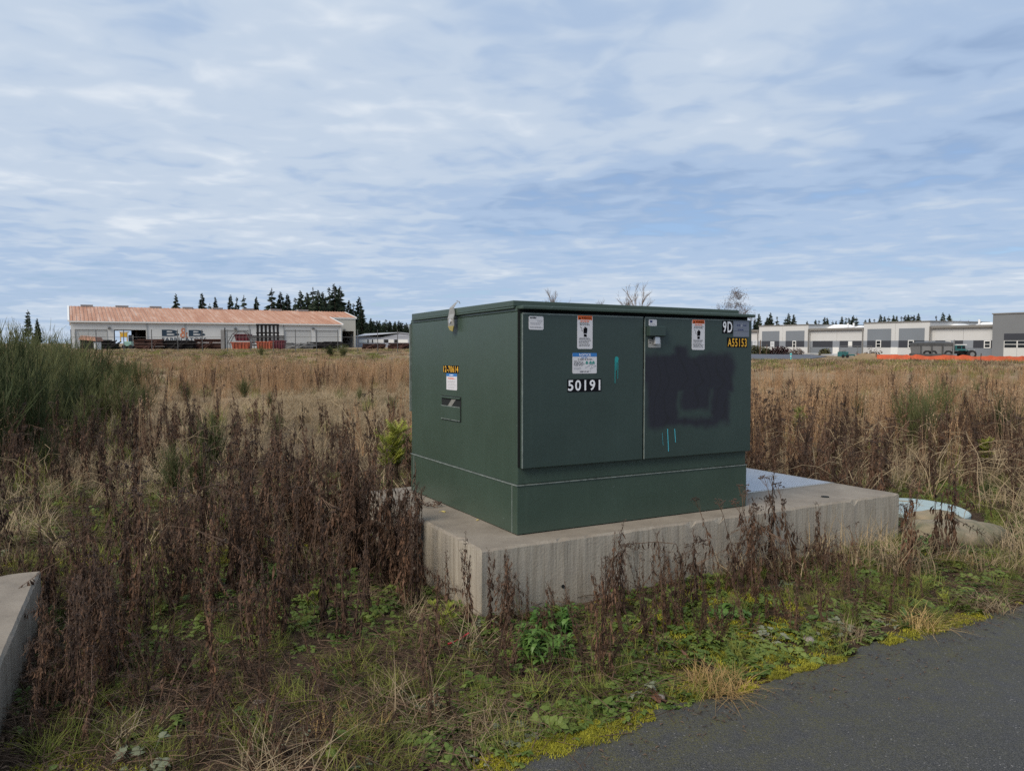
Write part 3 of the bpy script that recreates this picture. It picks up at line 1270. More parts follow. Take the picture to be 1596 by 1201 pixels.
def door_sheet(dobj, x0, y0, x1, y1):
    """rectangle given by photo pixels on a door"""
    a = dpt(dobj, x0, y1)
    b = dpt(dobj, x1, y0)
    return Sheet(lambda x, y, l: (a[0] + x, -l - 0.0004, a[1] + y), b[0] - a[0], b[1] - a[1])


# left door
s = door_sheet(dl, 884, 590, 937, 611)
s.base('black_print', 0.0)
s.text('50191', 0.02, 0.09, 0.97, 0.93, 'white_print', bold=0.018)
s.build('number_plate', dl, 'white 50191 on black')
s = door_sheet(dl, 824, 493, 847, 513.5)
s.base('sticker_white', 0.06)
s.lines(0.08, 0.6, (0.82, 0.88), 0.05, 'black_print', 1)
s.lines(0.08, 0.95, (0.38, 0.47), 0.04, 'grey_print', 2)
s.lines(0.55, 0.95, (0.6, 0.68), 0.03, 'grey_print', 3)
s.lines(0.08, 0.95, (0.14, 0.18), 0.04, 'grey_print', 4)
s.build('white_sticker', dl)


def warning(dobj, x0, y0, x1, y1, seed):
    s = door_sheet(dobj, x0, y0, x1, y1)
    s.base('sticker_white', 0.06)
    s.rect(0.03, 0.86, 0.97, 0.985, 'orange_print', 0.0012)
    a = 0.16
    s.mb.poly([s.T(x * s.w, y * s.h, 0.0018) for x, y in ((0.08, 0.875), (0.24, 0.875), (0.16, 0.955))], 'black_print')
    s.text('WARNING', 0.27, 0.88, 0.93, 0.95, 'black_print', 0.0018, 0.03)
    s.lines(0.18, 0.86, (0.795, 0.82), 0.018, 'orange_print', seed)
    s.lines(0.14, 0.9, (0.70, 0.73, 0.76), 0.014, 'black_print', seed + 1)
    # gloved hand and wire
    T = lambda x, y: s.T(x * s.w, y * s.h, 0.0016)
    s.mb.poly([T(.40, .46), (T(.62, .46)), T(.66, .58), T(.62, .62), T(.44, .61), T(.40, .55)], 'black_print')
    for i, (x, h) in enumerate(((.42, .62), (.48, .66), (.545, .655), (.61, .63))):
        s.mb.poly([T(x - .02, .55), T(x + .03, .55), T(x + .035, h - .01), T(x + .005, h), T(x - .02, h - .01)], 'black_print')
    s.mb.poly([T(.42, .36), T(.62, .36), T(.60, .44), T(.42, .44)], 'black_print')
    for (xa, ya, xb, yb) in ((.18, .65, .30, .60), (.30, .60, .26, .55), (.26, .55, .36, .52)):
        s.mb.poly([T(xa, ya), T(xb, yb), T(xb, yb + .016), T(xa, ya + .016)], 'black_print')
    s.lines(0.1, 0.92, (0.08, 0.12, 0.16, 0.20, 0.24, 0.28, 0.31), 0.014, 'black_print', seed + 2)
    s.build('warning_sticker', dobj, 'white sticker with orange WARNING header')


warning(dl, 899.5, 491.5, 923.5, 543.5, 10)
s = door_sheet(dl, 892, 550, 930, 582)
s.base('sticker_white', 0.03)
s.rect(0.0, 0.82, 1.0, 1.0, 'blue_print', 0.0012)
s.text('NOTICE', 0.27, 0.85, 0.74, 0.97, 'white_print', 0.0018, 0.02)
s.lines(0.35, 0.68, (0.755,), 0.03, 'blue_print', 21)
s.lines(0.18, 0.86, (0.67,), 0.04, 'black_print', 22)
s.lines(0.04, 0.5, (0.38, 0.42, 0.46, 0.5, 0.54, 0.59), 0.018, 'black_print', 23)
s.lines(0.04, 0.4, (0.2, 0.24, 0.29), 0.014, 'grey_print', 24)
s.lines(0.28, 0.75, (0.06, 0.10), 0.02, 'black_print', 25)
for k, x in enumerate((.53, .68, .80)):
    s.mb.poly([s.T((x + dx) * s.w, (.46 + dy) * s.h, 0.0016) for dx, dy in ((0, 0), (.12, 0), (.10, .12), (.05, .16), (.01, .1))], 'green_print')
for (xa, ya, xb, yb) in ((.52, .26, .74, .42), (.74, .42, .97, .36), (.97, .36, .72, .2), (.72, .2, .8, .38)):
    s.mb.poly([s.T(x * s.w, y * s.h, .0016) for x, y in ((xa, ya), (xb, yb), (xb, yb + .02), (xa, ya + .02))], 'grey_print')
s.build('notice_sticker', dl, 'white sticker with blue NOTICE header')
# teal paint blob with runs
a = dpt(dl, 961, 560)
mb = MB()
mb.poly([(a[0] + .015 * math.cos(t) * (1 + .1 * math.sin(3 * t)), -.0012, a[1] + .02 * math.sin(t)) for t in [2 * PI * i / 18 for i in range(18)]])
for dx, l, w in ((-.012, .155, .0035), (-.003, .07, .004), (.010, .125, .003)):
    mb.poly([(a[0] + dx - w, -.001, a[1]), (a[0] + dx - w * .8, -.001, a[1] - l), (a[0] + dx + w * .6, -.001, a[1] - l), (a[0] + dx + w, -.001, a[1])])
mb.build('paint_drip', 'teal_paint', dl)['label'] = 'teal spray paint blob with runs'
# right door
warning(dr, 1078, 498, 1098.5, 545, 30)
s = door_sheet(dr, 1011, 498, 1023.5, 507.5)
s.base('sticker_white', 0.05)
s.rect(0.15, 0.5, 0.45, 0.85, 'navy_print', 0.0012)
s.lines(0.15, 0.9, (0.15, 0.28), 0.05, 'grey_print', 31)
s.build('white_sticker', dr)
s = door_sheet(dr, 1010, 529, 1029.5, 541.5)
s.base('galvanised', 0.03, 0.003)
s.rect(0.05, 0.8, 0.25, 0.9, 'black_print', 0.0035)
s.rect(0.75, 0.7, 0.95, 0.85, 'black_print', 0.0035)
s.rect(0.75, 0.45, 0.95, 0.6, 'grey_print', 0.0035)
s.rect(0.08, 0.5, 0.2, 0.62, 'black_print', 0.0035)
s.build('lock_plate', dr)
a = dpt(dr, 1017, 536.5)
b = dpt(dr, 1024.5, 525)
mb = MB()
mb.box((a[0], -.03, a[1]), (b[0], -.008, b[1]))
mb.build('padlock', 'silver_metal', dr, bevel=0.003)
a = dpt(dr, 1006.5, 523.5)
b = dpt(dr, 1037, 509)
mb = MB()
mb.hexa([(a[0] + .002, -.042, a[1]), (b[0] - .03, -.042, a[1]), (b[0], -.001, a[1]), (a[0] + .002, -.001, a[1]),
         (a[0] + .002, -.042, b[1]), (b[0] - .03, -.042, b[1]), (b[0], -.001, b[1]), (a[0] + .002, -.001, b[1])])
mb.build('latch_hood', 'door_green', dr, bevel=0.003)
s = door_sheet(dr, 1125.5, 499.5, 1142, 519.5)
s.base('black_print', 0.0)
s.text('9D', 0.06, 0.07, 0.95, 0.93, 'white_print', bold=0.018)
s.build('number_plate', dr, 'white 9D on black')
s = door_sheet(dr, 1142.8, 499.8, 1167.5, 524.5)
s.base('grey_sticker', 0.0)
s.lines(0.2, 0.42, (0.66,), 0.08, 'navy_print', 41)
s.lines(0.6, 0.82, (0.66,), 0.08, 'navy_print', 42)
s.lines(0.28, 0.72, (0.40,), 0.07, 'navy_print', 43)
s.mb.poly([s.T(x * s.w, y * s.h, .0016) for x, y in ((.46, .58), (.54, .68), (.50, .69), (.58, .84), (.50, .72), (.53, .71))], 'white_print')
s.rect(0.0, 0.335, 1.0, 0.35, 'black_print', 0.0012)
s.lines(0.06, 0.5, (0.1, 0.2, 0.27), 0.02, 'grey_print', 44)
s.build('grey_sticker', dr, 'grey sticker with lightning mark')
s = door_sheet(dr, 1133, 526.5, 1164.5, 541)
s.base('black_print', 0.0)
s.text('A55153', 0.03, 0.07, 0.97, 0.93, 'yellow_print', bold=0.015)
s.build('number_plate', dr, 'yellow A55153 on black')
mb = MB()
for (px, y0, y1, w) in ((1040.5, 668, 703, .0045), (1051.5, 668, 689, .004), (1032, 674, 694, .0015)):
    p0, p1 = dpt(dr, px, y0), dpt(dr, px + 1.5, y1)
    mb.poly([(p0[0] - w, -.0012, p0[1]), (p1[0] - w, -.0012, p1[1]), (p1[0] + w * .4, -.0012, p1[1]), (p0[0] + w * .5, -.0012, p0[1])])
mb.build('paint_drip', 'cyan_paint', dr)['label'] = 'pale cyan paint runs under the dark patch'

# left side: number, notice, recessed handle, bracket


def side_px(px, py):
    p = face_px(px, py, 0, 0.0)
    return p.y, p.z


def side_sheet(x0, y0, x1, y1):
    a = side_px(x0, y1)
    b = side_px(x1, y0)
    ym = (y0 + y1) / 2
    ya, yb = side_px(x0, ym)[0], side_px(x1, ym)[0]
    za, zb = side_px((x0 + x1) / 2, y1)[1], side_px((x0 + x1) / 2, y0)[1]
    return Sheet(lambda x, y, l: (-l - 0.0004, ya - x, za + y), ya - yb, zb - za)


s = side_sheet(691, 569.5, 715, 581)
s.base('black_print', 0.0)
s.text('12-70614', 0.02, 0.08, 0.98, 0.95, 'yellow_print', bold=0.015)
s.build('number_plate', cabinet, 'yellow 12-70614 on black')
s = side_sheet(696, 582, 712.5, 607.5)
s.base('sticker_white', 0.03)
s.rect(0.0, 0.83, 1.0, 1.0, 'blue_print', 0.0012)
s.lines(0.3, 0.7, (0.88,), 0.06, 'white_print', 51)
s.lines(0.15, 0.85, (0.66, 0.72), 0.035, 'orange_print', 52)
s.lines(0.1, 0.92, (0.12, 0.2, 0.3, 0.38, 0.48, 0.53), 0.014, 'grey_print', 53)
s.build('notice_sticker', cabinet, 'white sticker with blue header on the side')
y0, zt = side_px(689, 616)
y1, zb = side_px(719, 654)
zt, zb = side_px(704, 617)[1], side_px(704, 655)[1]
zm = side_px(704, 633)[1]
zp = side_px(704, 621)[1]
mb = MB()
mb.box((-0.003, y1, zb), (-0.0005, y0, zt))
hh = mb.build('hand_hold', 'gap_shade', cabinet)  # black plate on the face, painted as the shade inside the recess
hh['label'] = 'recessed hand hold with open slot'
mb = MB()
mb.box((-0.012, y1 + .004, zp), (-0.003, y0 - .004, zt - .006))
mb.build('upper_lip', 'cabinet_green', hh, bevel=0.002)
mb = MB()
mb.box((-0.009, y1 + .006, zb + .008), (-0.003, y0 - .006, zm))
mb.build('flap', 'cabinet_green', hh, bevel=0.002)
mb = MB()
mb.box((-0.0105, y1 + .006, zm - .003), (-0.0085, y0 - .006, zm + .003))
mb.box((-0.0105, y1 + .006, zb + .004), (-0.0085, y0 - .006, zb + .009))
mb.build('flap_edge', 'seam_worn', hh)
mb = MB()
ya, yb = side_px(700, 632)[0], side_px(708, 624)[0]
mb.hexa([(-.004, ya + .02, zm), (-.004, ya - .05, zm), (-.001, ya - .05, zm), (-.001, ya + .02, zm),
         (-.006, yb + .03, zp - .003), (-.006, yb - .04, zp - .003), (-.003, yb - .04, zp - .003), (-.003, yb + .03, zp - .003)])
mb.build('handle', 'galvanised', hh)
# galvanised bracket hooked over the lid edge
bk = empty('lid_bracket', parent=cabinet)
yb0 = side_px(710, 495)[0]
bk.location = (-0.02, yb0, HH)
mb = MB()
w = 0.10
prof = [(-0.010, -0.085), (-0.014, -0.03), (-0.006, 0.0), (-0.006, 0.045), (0.02, 0.075), (0.035, 0.088)]
for i in range(len(prof) - 1):
    (x0, z0), (x1, z1) = prof[i], prof[i + 1]
    t = .006
    w0 = w if i < 3 else w * (1 - .3 * (i - 2))
    w1 = w if i < 2 else w * (1 - .35 * (i - 1))
    w1 = max(w1, .02)
    mb.hexa([(x0 - t, -w0 / 2, z0), (x0, -w0 / 2, z0), (x0, w0 / 2, z0), (x0 - t, w0 / 2, z0), (x1 - t, -w1 / 2, z1), (x1, -w1 / 2, z1), (x1, w1 / 2, z1), (x1 - t, w1 / 2, z1)])
mb.build('bracket_strap', 'galvanised', bk)
mb = MB()
mb.tube([(-.016, 0.004, -.05), (-.026, 0.004, -.05)], .016, 8)
mb.build('bolt', 'silver_metal', bk)
mb = MB()
mb.hexa([(-.018, -.03, -.125), (-.012, -.03, -.125), (-.012, .02, -.112), (-.018, .02, -.112), (-.018, -.05, -.085), (-.012, -.05, -.085), (-.012, .05, -.085), (-.018, .05, -.085)])
mb.build('brass_tab', 'brass', bk)
mb = MB()
mb.tube([(.028, 0, .098), (.045, -.012, .088), (.05, -.012, .075)], .003, 5)
mb.build('wire_end', 'galvanised', bk)
# thin hinge strip at the back left edge
mb = MB()
mb.box((-0.012, CD + .006, HS + .35), (0.02, CD + .014, HH - .035))
mb.build('back_strip', 'edge_pale', cabinet)

# ------------------------------------------------------------------ far left: the long warehouse
WA = Vector((-94.2, 160.0, 0.4))
WU, WN = Vector((0.861, 0.508, 0)), Vector((0.508, -0.861, 0))
WL, WL2, ZE, ZM, ZR = 59.2, 66.6, 5.95, 8.0, 9.9
WROT = math.atan2(WU.y, WU.x)
wh = empty('warehouse', WA, WROT)
tag(wh, 'long white metal warehouse with rusty orange roof and large lettering', 'warehouse')


def w_s(px, d=0.0):
    """distance along the warehouse front for a photo column, on a plane d metres behind the front"""
    p = (px - CX) / F
    o = WA - WN * d
    return (p * o.y - o.x) / (WU.x - p * WU.y)


def w_z(px, py, d=0.0):
    s_ = w_s(px, d)
    o = WA - WN * d + WU * s_
    return HC + (HOR - py) * o.y / F - WA.z


# local axes: x along the front, y to the back
def wall_with_holes(mb, x0, x1, z1, holes, y0, y1, z0=-0.6):
    xs = sorted(holes)
    x = x0
    for (a, b, top) in xs:
        if a > x:
            mb.box((x, y0, z0), (a, y1, z1))
        mb.box((a, y0, top), (b, y1, z1))
        x = b
    if x < x1:
        mb.box((x, y0, z0), (x1, y1, z1))


doors_px = [(119, 168, 514), (352, 388, 515), (445, 484.5, 515), (493, 527, 515.5)]
hole = [(w_s(a), w_s(b), w_z((a + b) / 2, t)) for a, b, t in doors_px]
open_bay = (w_s(179), w_s(229), w_z(204, 514))
mb = MB()
wall_with_holes(mb, 0, WL, ZE, hole + [open_bay], 0, 0.3)
mb.build('wall', 'white_wall', wh)
for a, b, t in hole:
    mb = MB()
    mb.box((a + .02, 0.14, -.6), (b - .02, 0.24, t - .02))
    dd = mb.build('roller_door', 'door_white', wh)
    m2 = MB()
    n = 9
    for k in range(1, n):
        z = t * k / n
        m2.box((a + .05, 0.115, z - .03), (b - .05, 0.138, z + .03))
    m2.box((a - .1, -.04, t), (b + .1, -.004, t + .14))
    m2.box((a - .14, -.04, -.5), (a - .004, -.004, t))
    m2.box((b + .004, -.04, -.5), (b + .14, -.004, t))
    m2.build('door_frame', 'grey_seam', dd)
# wing wall at the right, further back
mb = MB()
wing_x0 = WL - 0.3
hx = (w_s(534, 11), w_s(552, 11), w_z(543, 516, 11))
wall_with_holes(mb, wing_x0, WL2, ZM, [hx], 11, 11.3)
mb.build('wall', 'cream_wall', wh)
mb = MB()
mb.box((WL - .3, 0.3, -.6), (WL, 10.99, ZE))
mb.hexa([(WL - .3, 0.3, ZE), (WL, .3, ZE), (WL, 10.99, ZE), (WL - .3, 10.99, ZE), (WL - .3, .3, ZE + .05), (WL, .3, ZE + .05), (WL, 10.99, ZM - .1), (WL - .3, 10.99, ZM - .1)])
mb.build('end_wall', 'cream_wall', wh)
for x0, x1 in ((0, 0.3), (WL2 - .3, WL2)):
    mb = MB()
    ys = [0.3 if x0 == 0 else 11.3, 21, 42]
    zs = [ZE if x0 == 0 else ZM, ZR - .1, ZE]
    for i in range(2):
        mb.hexa([(x0, ys[i], -.6), (x1, ys[i], -.6), (x1, ys[i + 1], -.6), (x0, ys[i + 1], -.6), (x0, ys[i], zs[i] - .1), (x1, ys[i], zs[i] - .1), (x1, ys[i + 1], zs[i + 1] - .1), (x0, ys[i + 1], zs[i + 1] - .1)])
    mb.build('gable_wall', 'white_wall', wh)
# back wall with an opening seen through the open bay
mb = MB()
wall_with_holes(mb, 0.3, WL2 - .3, ZE - .1, [(w_s(180.5, 42), w_s(206, 42), 4.6)], 42, 42.3)
mb.build('back_wall', 'interior_shade', wh)
mb = MB()
mb.box((0.3, 0.31, -.55), (WL2 - .3, 41.9, -.5))
mb.build('shop_floor', 'interior_shade', wh)
mb = MB()
mb.box((open_bay[1] + .6, 0.32, -.5), (open_bay[1] + .8, 41.8, ZE - .2))
mb.box((open_bay[0] - .8, 0.32, -.5), (open_bay[0] - .6, 41.8, ZE - .2))
mb.build('inner_partition', 'interior_shade', wh)


def roof_z(y):
    return ZE + (ZR - ZE) * y / 21.0


def roof_slab(mb, x0, x1, y0, y1, off=0.0, th=.12):
    z = [roof_z(y) if y <= 21 else 2 * ZR - roof_z(y) for y in (y0, y1)]
    mb.hexa([(x0, y0, z[0] + off), (x1, y0, z[0] + off), (x1, y1, z[1] + off), (x0, y1, z[1] + off), (x0, y0, z[0] + off + th), (x1, y0, z[0] + off + th), (x1, y1, z[1] + off + th), (x0, y1, z[1] + off + th)])


mb = MB()
roof_slab(mb, -.2, WL + .2, -.4, 11, .02)
roof_slab(mb, -.2, WL2 + .2, 11, 21, .02)
roof_slab(mb, -.2, WL2 + .2, 21, 42.4, .02)
rf = mb.build('roof', 'rusty_roof', wh)
mb = MB()
k = 0
x = 0.2
while x < WL2:
    y0 = -.4 if x < WL else 11
    roof_slab(mb, x, x + .13, y0, 21, .142, .10)
    x += 0.75
rib = mb.build('roof_ribs', 'rusty_roof', rf)
rib['kind'] = 'stuff'
mb = MB()
roof_slab(mb, WL + .2, WL + .45, -.4, 11, .0, .22)
roof_slab(mb, WL2 + .2, WL2 + .45, 11, 21, .0, .22)
roof_slab(mb, -.55, -.2, -.4, 21, .0, .28)
mb.box((-.3, -.55, ZE - .25), (WL + .2, -.41, ZE + .05))
mb.box((WL + .2, 10.85, ZM - .25), (WL2 + .3, 10.99, ZM + .1))
mb.build('roof_trim', 'white_trim', wh)
for (a, b) in ((129, 147), (183, 202), (236, 253), (287, 302), (333, 348), (380, 396), (423, 439), (465, 480)):
    mb = MB()
    x0, x1 = w_s(a, 21), w_s(b, 21)
    mb.hexa([(x0, 20.2, ZR - .1), (x1, 20.2, ZR - .1), (x1, 21.8, ZR - .1), (x0, 21.8, ZR - .1), (x0 - .1, 20.0, ZR + .5), (x1 + .1, 20.0, ZR + .5), (x1 + .1, 22, ZR + .5), (x0 - .1, 22, ZR + .5)])
    mb.build('ridge_vent', 'grey_seam', wh)
for px in (230.5, 290, 389.5, 443, 531.5):
    mb = MB()
    x = w_s(px)
    mb.box((x - .09, -.16, -.5), (x + .09, -.02, ZE - .26))
    mb.build('downspout', 'white_trim' if px > 500 else 'grey_seam', wh)
for px, py in ((172, 511), (368, 512), (489, 512), (537, 514)):
    mb = MB()
    d_ = 11 if px > 530 else 0
    x, z = w_s(px, d_), w_z(px, py, d_)
    mb.hexa([(x - .3, d_ - .45, z - .2), (x + .3, d_ - .45, z - .2), (x + .3, d_ - .01, z - .2), (x - .3, d_ - .01, z - .2), (x - .2, d_ - .3, z + .2), (x + .2, d_ - .3, z + .2), (x + .2, d_ - .01, z + .2), (x - .2, d_ - .01, z + .2)])
    mb.build('wall_lamp', 'fence_metal', wh)
# painted sign on the front wall
sx0, sx1 = w_s(253.5), w_s(321)
szt, szb = w_z(287, 514), w_z(287, 524)
szf0, szf1 = w_z(287, 531), w_z(287, 526.2)
sg = empty('painted_sign', (0, 0, 0), 0, wh)
sg['label'] = 'B&B FABRICATORS painted on the wall'
Wd = sx1 - sx0


def stylised_b(x0, x1, z0, z1):
    mb = MB()
    mb.text('B', lambda u, v: (x0 + u, -.03, z0 + v), x1 - x0, z1 - z0, None, 0.02)
    return mb.build('letter_b', 'sign_navy', sg)


stylised_b(sx0, sx0 + Wd * .40, szb, szt)
stylised_b(sx0 + Wd * .61, sx1, szb, szt)
mb = MB()
mb.text('&', lambda u, v: (sx0 + Wd * .41 + u, -.03, szb - .35 + v), Wd * .19, szt - szb + .8, None, 0.015)
mb.build('ampersand', 'sign_orange', sg)
mb = MB()
mb.text('FABRICATORS', lambda u, v: (sx0 + u, -.03, szf0 + v), Wd * 1.02, (szf1 - szf0), None, 0.02)
mb.build('lettering', 'sign_navy', sg)


def at_far(px, D, z=None):
    p = Vector(((px - CX) / F * D, D, 0))
    p.z = float(hz(p.x, p.y)) if z is None else z
    return p


def zpx(py, D):
    return HC + (HOR - py) * D / F


# ---- the yard in front of the warehouse
def beam_stack(px0, px1, ptop, D, rows, mat, lab, seed):
    r = random.Random(seed)
    a, b = at_far(px0, D), at_far(px1, D)
    L_ = (b - a).length
    o = empty('steel_stack', a, 0.12)
    tag(o, lab, 'steel stack', 'steel stacks in the far yard')
    H = zpx(ptop, D) - a.z
    h = H / rows
    for i in range(rows):
        for j in range(3):
            mb = MB()
            x0 = r.uniform(0, .12) * L_
            x1 = L_ * (1 - r.uniform(0, .12))
            y = j * .75 + r.uniform(-.06, .06)
            z = i * h + .02 + (0 if i < rows - 1 else r.uniform(-.1, .35) * h)
            if i == rows - 1 and r.random() < .35:
                x0, x1 = (x0, x0 + (x1 - x0) * r.uniform(.3, .6)) if r.random() < .5 else (x1 - (x1 - x0) * r.uniform(.3, .6), x1)
            t = h * r.uniform(.16, .34)
            mb.box((x0, y, z), (x1, y + .6, z + t), mat)
            mb.box((x0, y, z + h * .72), (x1, y + .6, z + h * .72 + t), mat)
            mb.box((x0, y + .26, z + t), (x1, y + .34, z + h * .72), mat)
            mb.build('steel_beam', None, o)
    for q in range(3):
        mb = MB()
        xa = r.uniform(.05, .7) * L_
        mb.tube([(xa, -.5, .1), (xa + r.uniform(.5, 2.5), -.3, H * r.uniform(.7, 1.15))], .12, 5)
        mb.build('leaning_bar', mat, o)
    for q in np.linspace(.08, .9, 5):
        mb = MB()
        mb.box((L_ * q, -.1, -.05), (L_ * q + .25, 2.4, .018), 'rust_tarp')
        mb.build('timber_bearer', None, o)
    return o


beam_stack(151, 180, 531, 128, 3, 'dark_steel', 'low dark beam stack beside the leftmost fence post', 1)
beam_stack(206, 254, 530, 130, 3, 'rust_steel', 'rusty beam stack before the dark open warehouse bay', 2)
beam_stack(252, 302, 531.5, 132, 3, 'dark_steel', 'dark beam stack right below the warehouse lettering', 3)
beam_stack(298, 346, 529.5, 134, 3, 'rust_steel', 'brownish beam stack just right of the warehouse lettering', 4)
beam_stack(432, 492, 535, 136, 2, 'grey_steel', 'pale grey beam stack before the two right roller doors', 5)
beam_stack(476, 534, 533, 138, 2, 'dark_steel', 'long dark beam stack before the rightmost roller door', 6)
beam_stack(563, 600, 536, 142, 3, 'rust_steel', 'rusty beam stack in front of the grey shed, left one', 7)
beam_stack(604, 640, 535, 142, 3, 'rust_steel', 'rusty beam stack in front of the grey shed, beside the cabinet', 8)


def tarp_pile(px0, px1, ptop, D, lab):
    a, b = at_far(px0, D), at_far(px1, D)
    L_ = (b - a).length
    o = empty('covered_pile', a, .1)
    tag(o, lab, 'covered pile')
    H = zpx(ptop, D) - a.z
    mb = MB()
    mb.box((0.2, 0, 0), (L_ - .6, 2.4, H * .7), 'dark_steel')
    mb.box((L_ - .6, .2, 0), (L_ - .2, 2.2, H * .55), 'white_trim')
    mb.build('crate', None, o)
    mb = MB()
    mb.hexa([(0, -.2, H * .72), (L_, -.2, H * .62), (L_, 2.6, H * .62), (0, 2.6, H * .72), (.3, 0, H), (L_ - .2, 0, H * .9), (L_ - .2, 2.4, H * .9), (.3, 2.4, H)])
    mb.build('cover_sheet', 'rust_tarp', o)


tarp_pile(124, 150, 523, 122, 'pile under a rust brown sheet at the left end of the warehouse')


def skip(px0, px1, ptop, D, mat, lab, zb=0.0, ribs=5):
    a, b = at_far(px0, D), at_far(px1, D)
    L_ = (b - a).length
    a.z += zb
    o = empty('metal_skip', a, .15)
    tag(o, lab, 'skip')
    H = zpx(ptop, D) - a.z
    mb = MB()
    mb.hexa([(.25, 0, .02), (L_ - .25, 0, .02), (L_ - .25, 2.2, .02), (.25, 2.2, .02), (0, -.1, H), (L_, -.1, H), (L_, 2.3, H), (0, 2.3, H)])
    mb.build('box_body', mat, o)
    mb = MB()
    mb.box((-.08, -.2, H - .02), (L_ + .08, 2.4, H + .12))
    mb.build('rim', mat, o)
    for k in range(ribs):
        x = .4 + (L_ - .8) * k / (ribs - 1)
        mb = MB()
        mb.box((x - .07, -.2, .1), (x + .07, -.02, H - .03))
        mb.build('rib', mat, o)
    return o


skip(366, 388.5, 521.5, 126, 'maroon_paint', 'upper maroon skip standing on the orange skip', zb=zpx(533, 126) - .35, ribs=4)
skip(361, 389, 534, 125, 'orange_paint', 'rusty orange skip under the maroon one')
skip(400, 424, 533, 126, 'orange_paint', 'rusty orange skip under the dark steel rack')
skip(420, 443, 531.5, 130, 'maroon_paint', 'low maroon skip right of the dark steel rack')


def steel_rack():
    D = 140
    a, b = at_far(402, D), at_far(432, D)
    L_ = (b - a).length
    o = empty('steel_rack', a, .2)
    tag(o, 'tall dark steel rack leaning high against the warehouse wall', 'rack')
    H = zpx(505.5, D) - a.z
    for k in range(6):
        x = L_ * k / 5
        for y in (0, 1.2):
            mb = MB()
            mb.box((x - .13, y - .1, -.1), (x + .13, y + .1, H))
            mb.build('upright', 'dark_steel', o)
    for z in (.16, .28, .36, .44, .52, .66, .99):
        mb = MB()
        e = 1.1 if z < .55 else .2
        mb.box((-e, -.16, H * z - .13), (L_ + e, 1.35, H * z + .13))
        mb.build('shelf', 'dark_steel', o)


steel_rack()


def hoop_frame():
    D = 124
    a, b = at_far(355, D), at_far(392, D)
    L_ = (b - a).length
    H = zpx(515.5, D) - a.z
    o = empty('hoop_frame', a, .1)
    tag(o, 'thin dark steel hoop frame arching over the maroon skip', 'steel frame')
    for y in (0, 1.6):
        mb = MB()
        P = [(0, y, -.1), (0, y, H * .35), (L_ * .2, y, H * .8), (L_ * .36, y, H * .97), (L_ * .66, y, H * .97), (L_ * .82, y, H * .8), (L_, y, H * .35), (L_, y, -.1)]
        mb.tube(P, .07, 5)
        mb.build('hoop', 'fence_metal', o)
    for x, z in ((0, .35), (.36, .97), (.66, .97), (1, .35)):
        mb = MB()
        mb.tube([(x * L_, 0, z * H), (x * L_, 1.6, z * H)], .06, 5)
        mb.build('cross_bar', 'fence_metal', o)
    o2 = empty('steel_plate', at_far(345, 127), .15)
    tag(o2, 'dark upright steel plate left of the hoop frame', 'steel plate')
    h = zpx(514, 127) - .5
    mb = MB()
    mb.box((0, 0, -.1), (.75, .15, h))
    mb.build('plate', 'grey_steel', o2)
    mb = MB()
    mb.box((.62, -.1, -.1), (.78, -.001, h + .35))
    mb.build('stiffener', 'dark_steel', o2)


hoop_frame()


def loader():
    D = 150
    a = at_far(193, D)
    o = empty('forklift', a, .3)
    tag(o, 'pale green and yellow forklift in the open warehouse bay', 'forklift')
    L_ = 1.6
    k = D / F
    ztop = zpx(517, D) - a.z
    mb = MB()
    mb.box((0, 0, .5), (1.5, 2.6, zpx(532, D) - a.z))
    mb.build('chassis', 'machine_green', o, bevel=.08)
    mb = MB()
    z0 = zpx(532, D) - a.z
    mb.box((-.6, .3, z0), (-.45, .5, ztop))
    mb.box((.6, .3, z0), (.75, .5, ztop))
    mb.box((-.7, .2, ztop - .15), (.85, 1.6, ztop))
    mb.build('mast', 'machine_yellow', o)
    mb = MB()
    mb.box((-.5, .25, ztop - 1.1), (.65, .29, ztop - .2))
    mb.build('cab_panel', 'machine_yellow', o)
    mb = MB()
    mb.box((.9, .3, z0), (1.6, 1.8, z0 + 1.3))
    mb.build('cab', 'window_glass', o, bevel=.05)
    for x in (.1, 1.3):
        for y in (-.05, 2.3):
            mb = MB()
            mb.tube([(x, y, .4), (x, y + .3, .4)], .42, 12)
            mb.build('wheel', 'tyre', o)


loader()


def yard_fence():
    D = 96
    o = empty('chain_link_fence', at_far(330, D), 0)
    tag(o, 'thin dark metal post fence running along the warehouse yard', 'fence')
    base = o.location.copy()
    H = 2.85
    xs = [at_far(p, D).x - base.x for p in (112, 151, 194, 237.5, 278, 316, 355, 391, 426.5, 461, 494, 527, 558, 589, 620, 650)]
    for x in xs:
        mb = MB()
        mb.tube([(x, 0, -.2), (x, 0, H - .05 + .12)], .05, 6)
        mb.build('post', 'fence_metal', o)
    for z in (.2, 1.1, 1.95):
        mb = MB()
        mb.tube([(xs[0], -.02, z), (xs[-1], -.02, z)], .022 if z > 1.5 else .008, 4)
        mb.build('rail', 'fence_metal', o)


yard_fence()


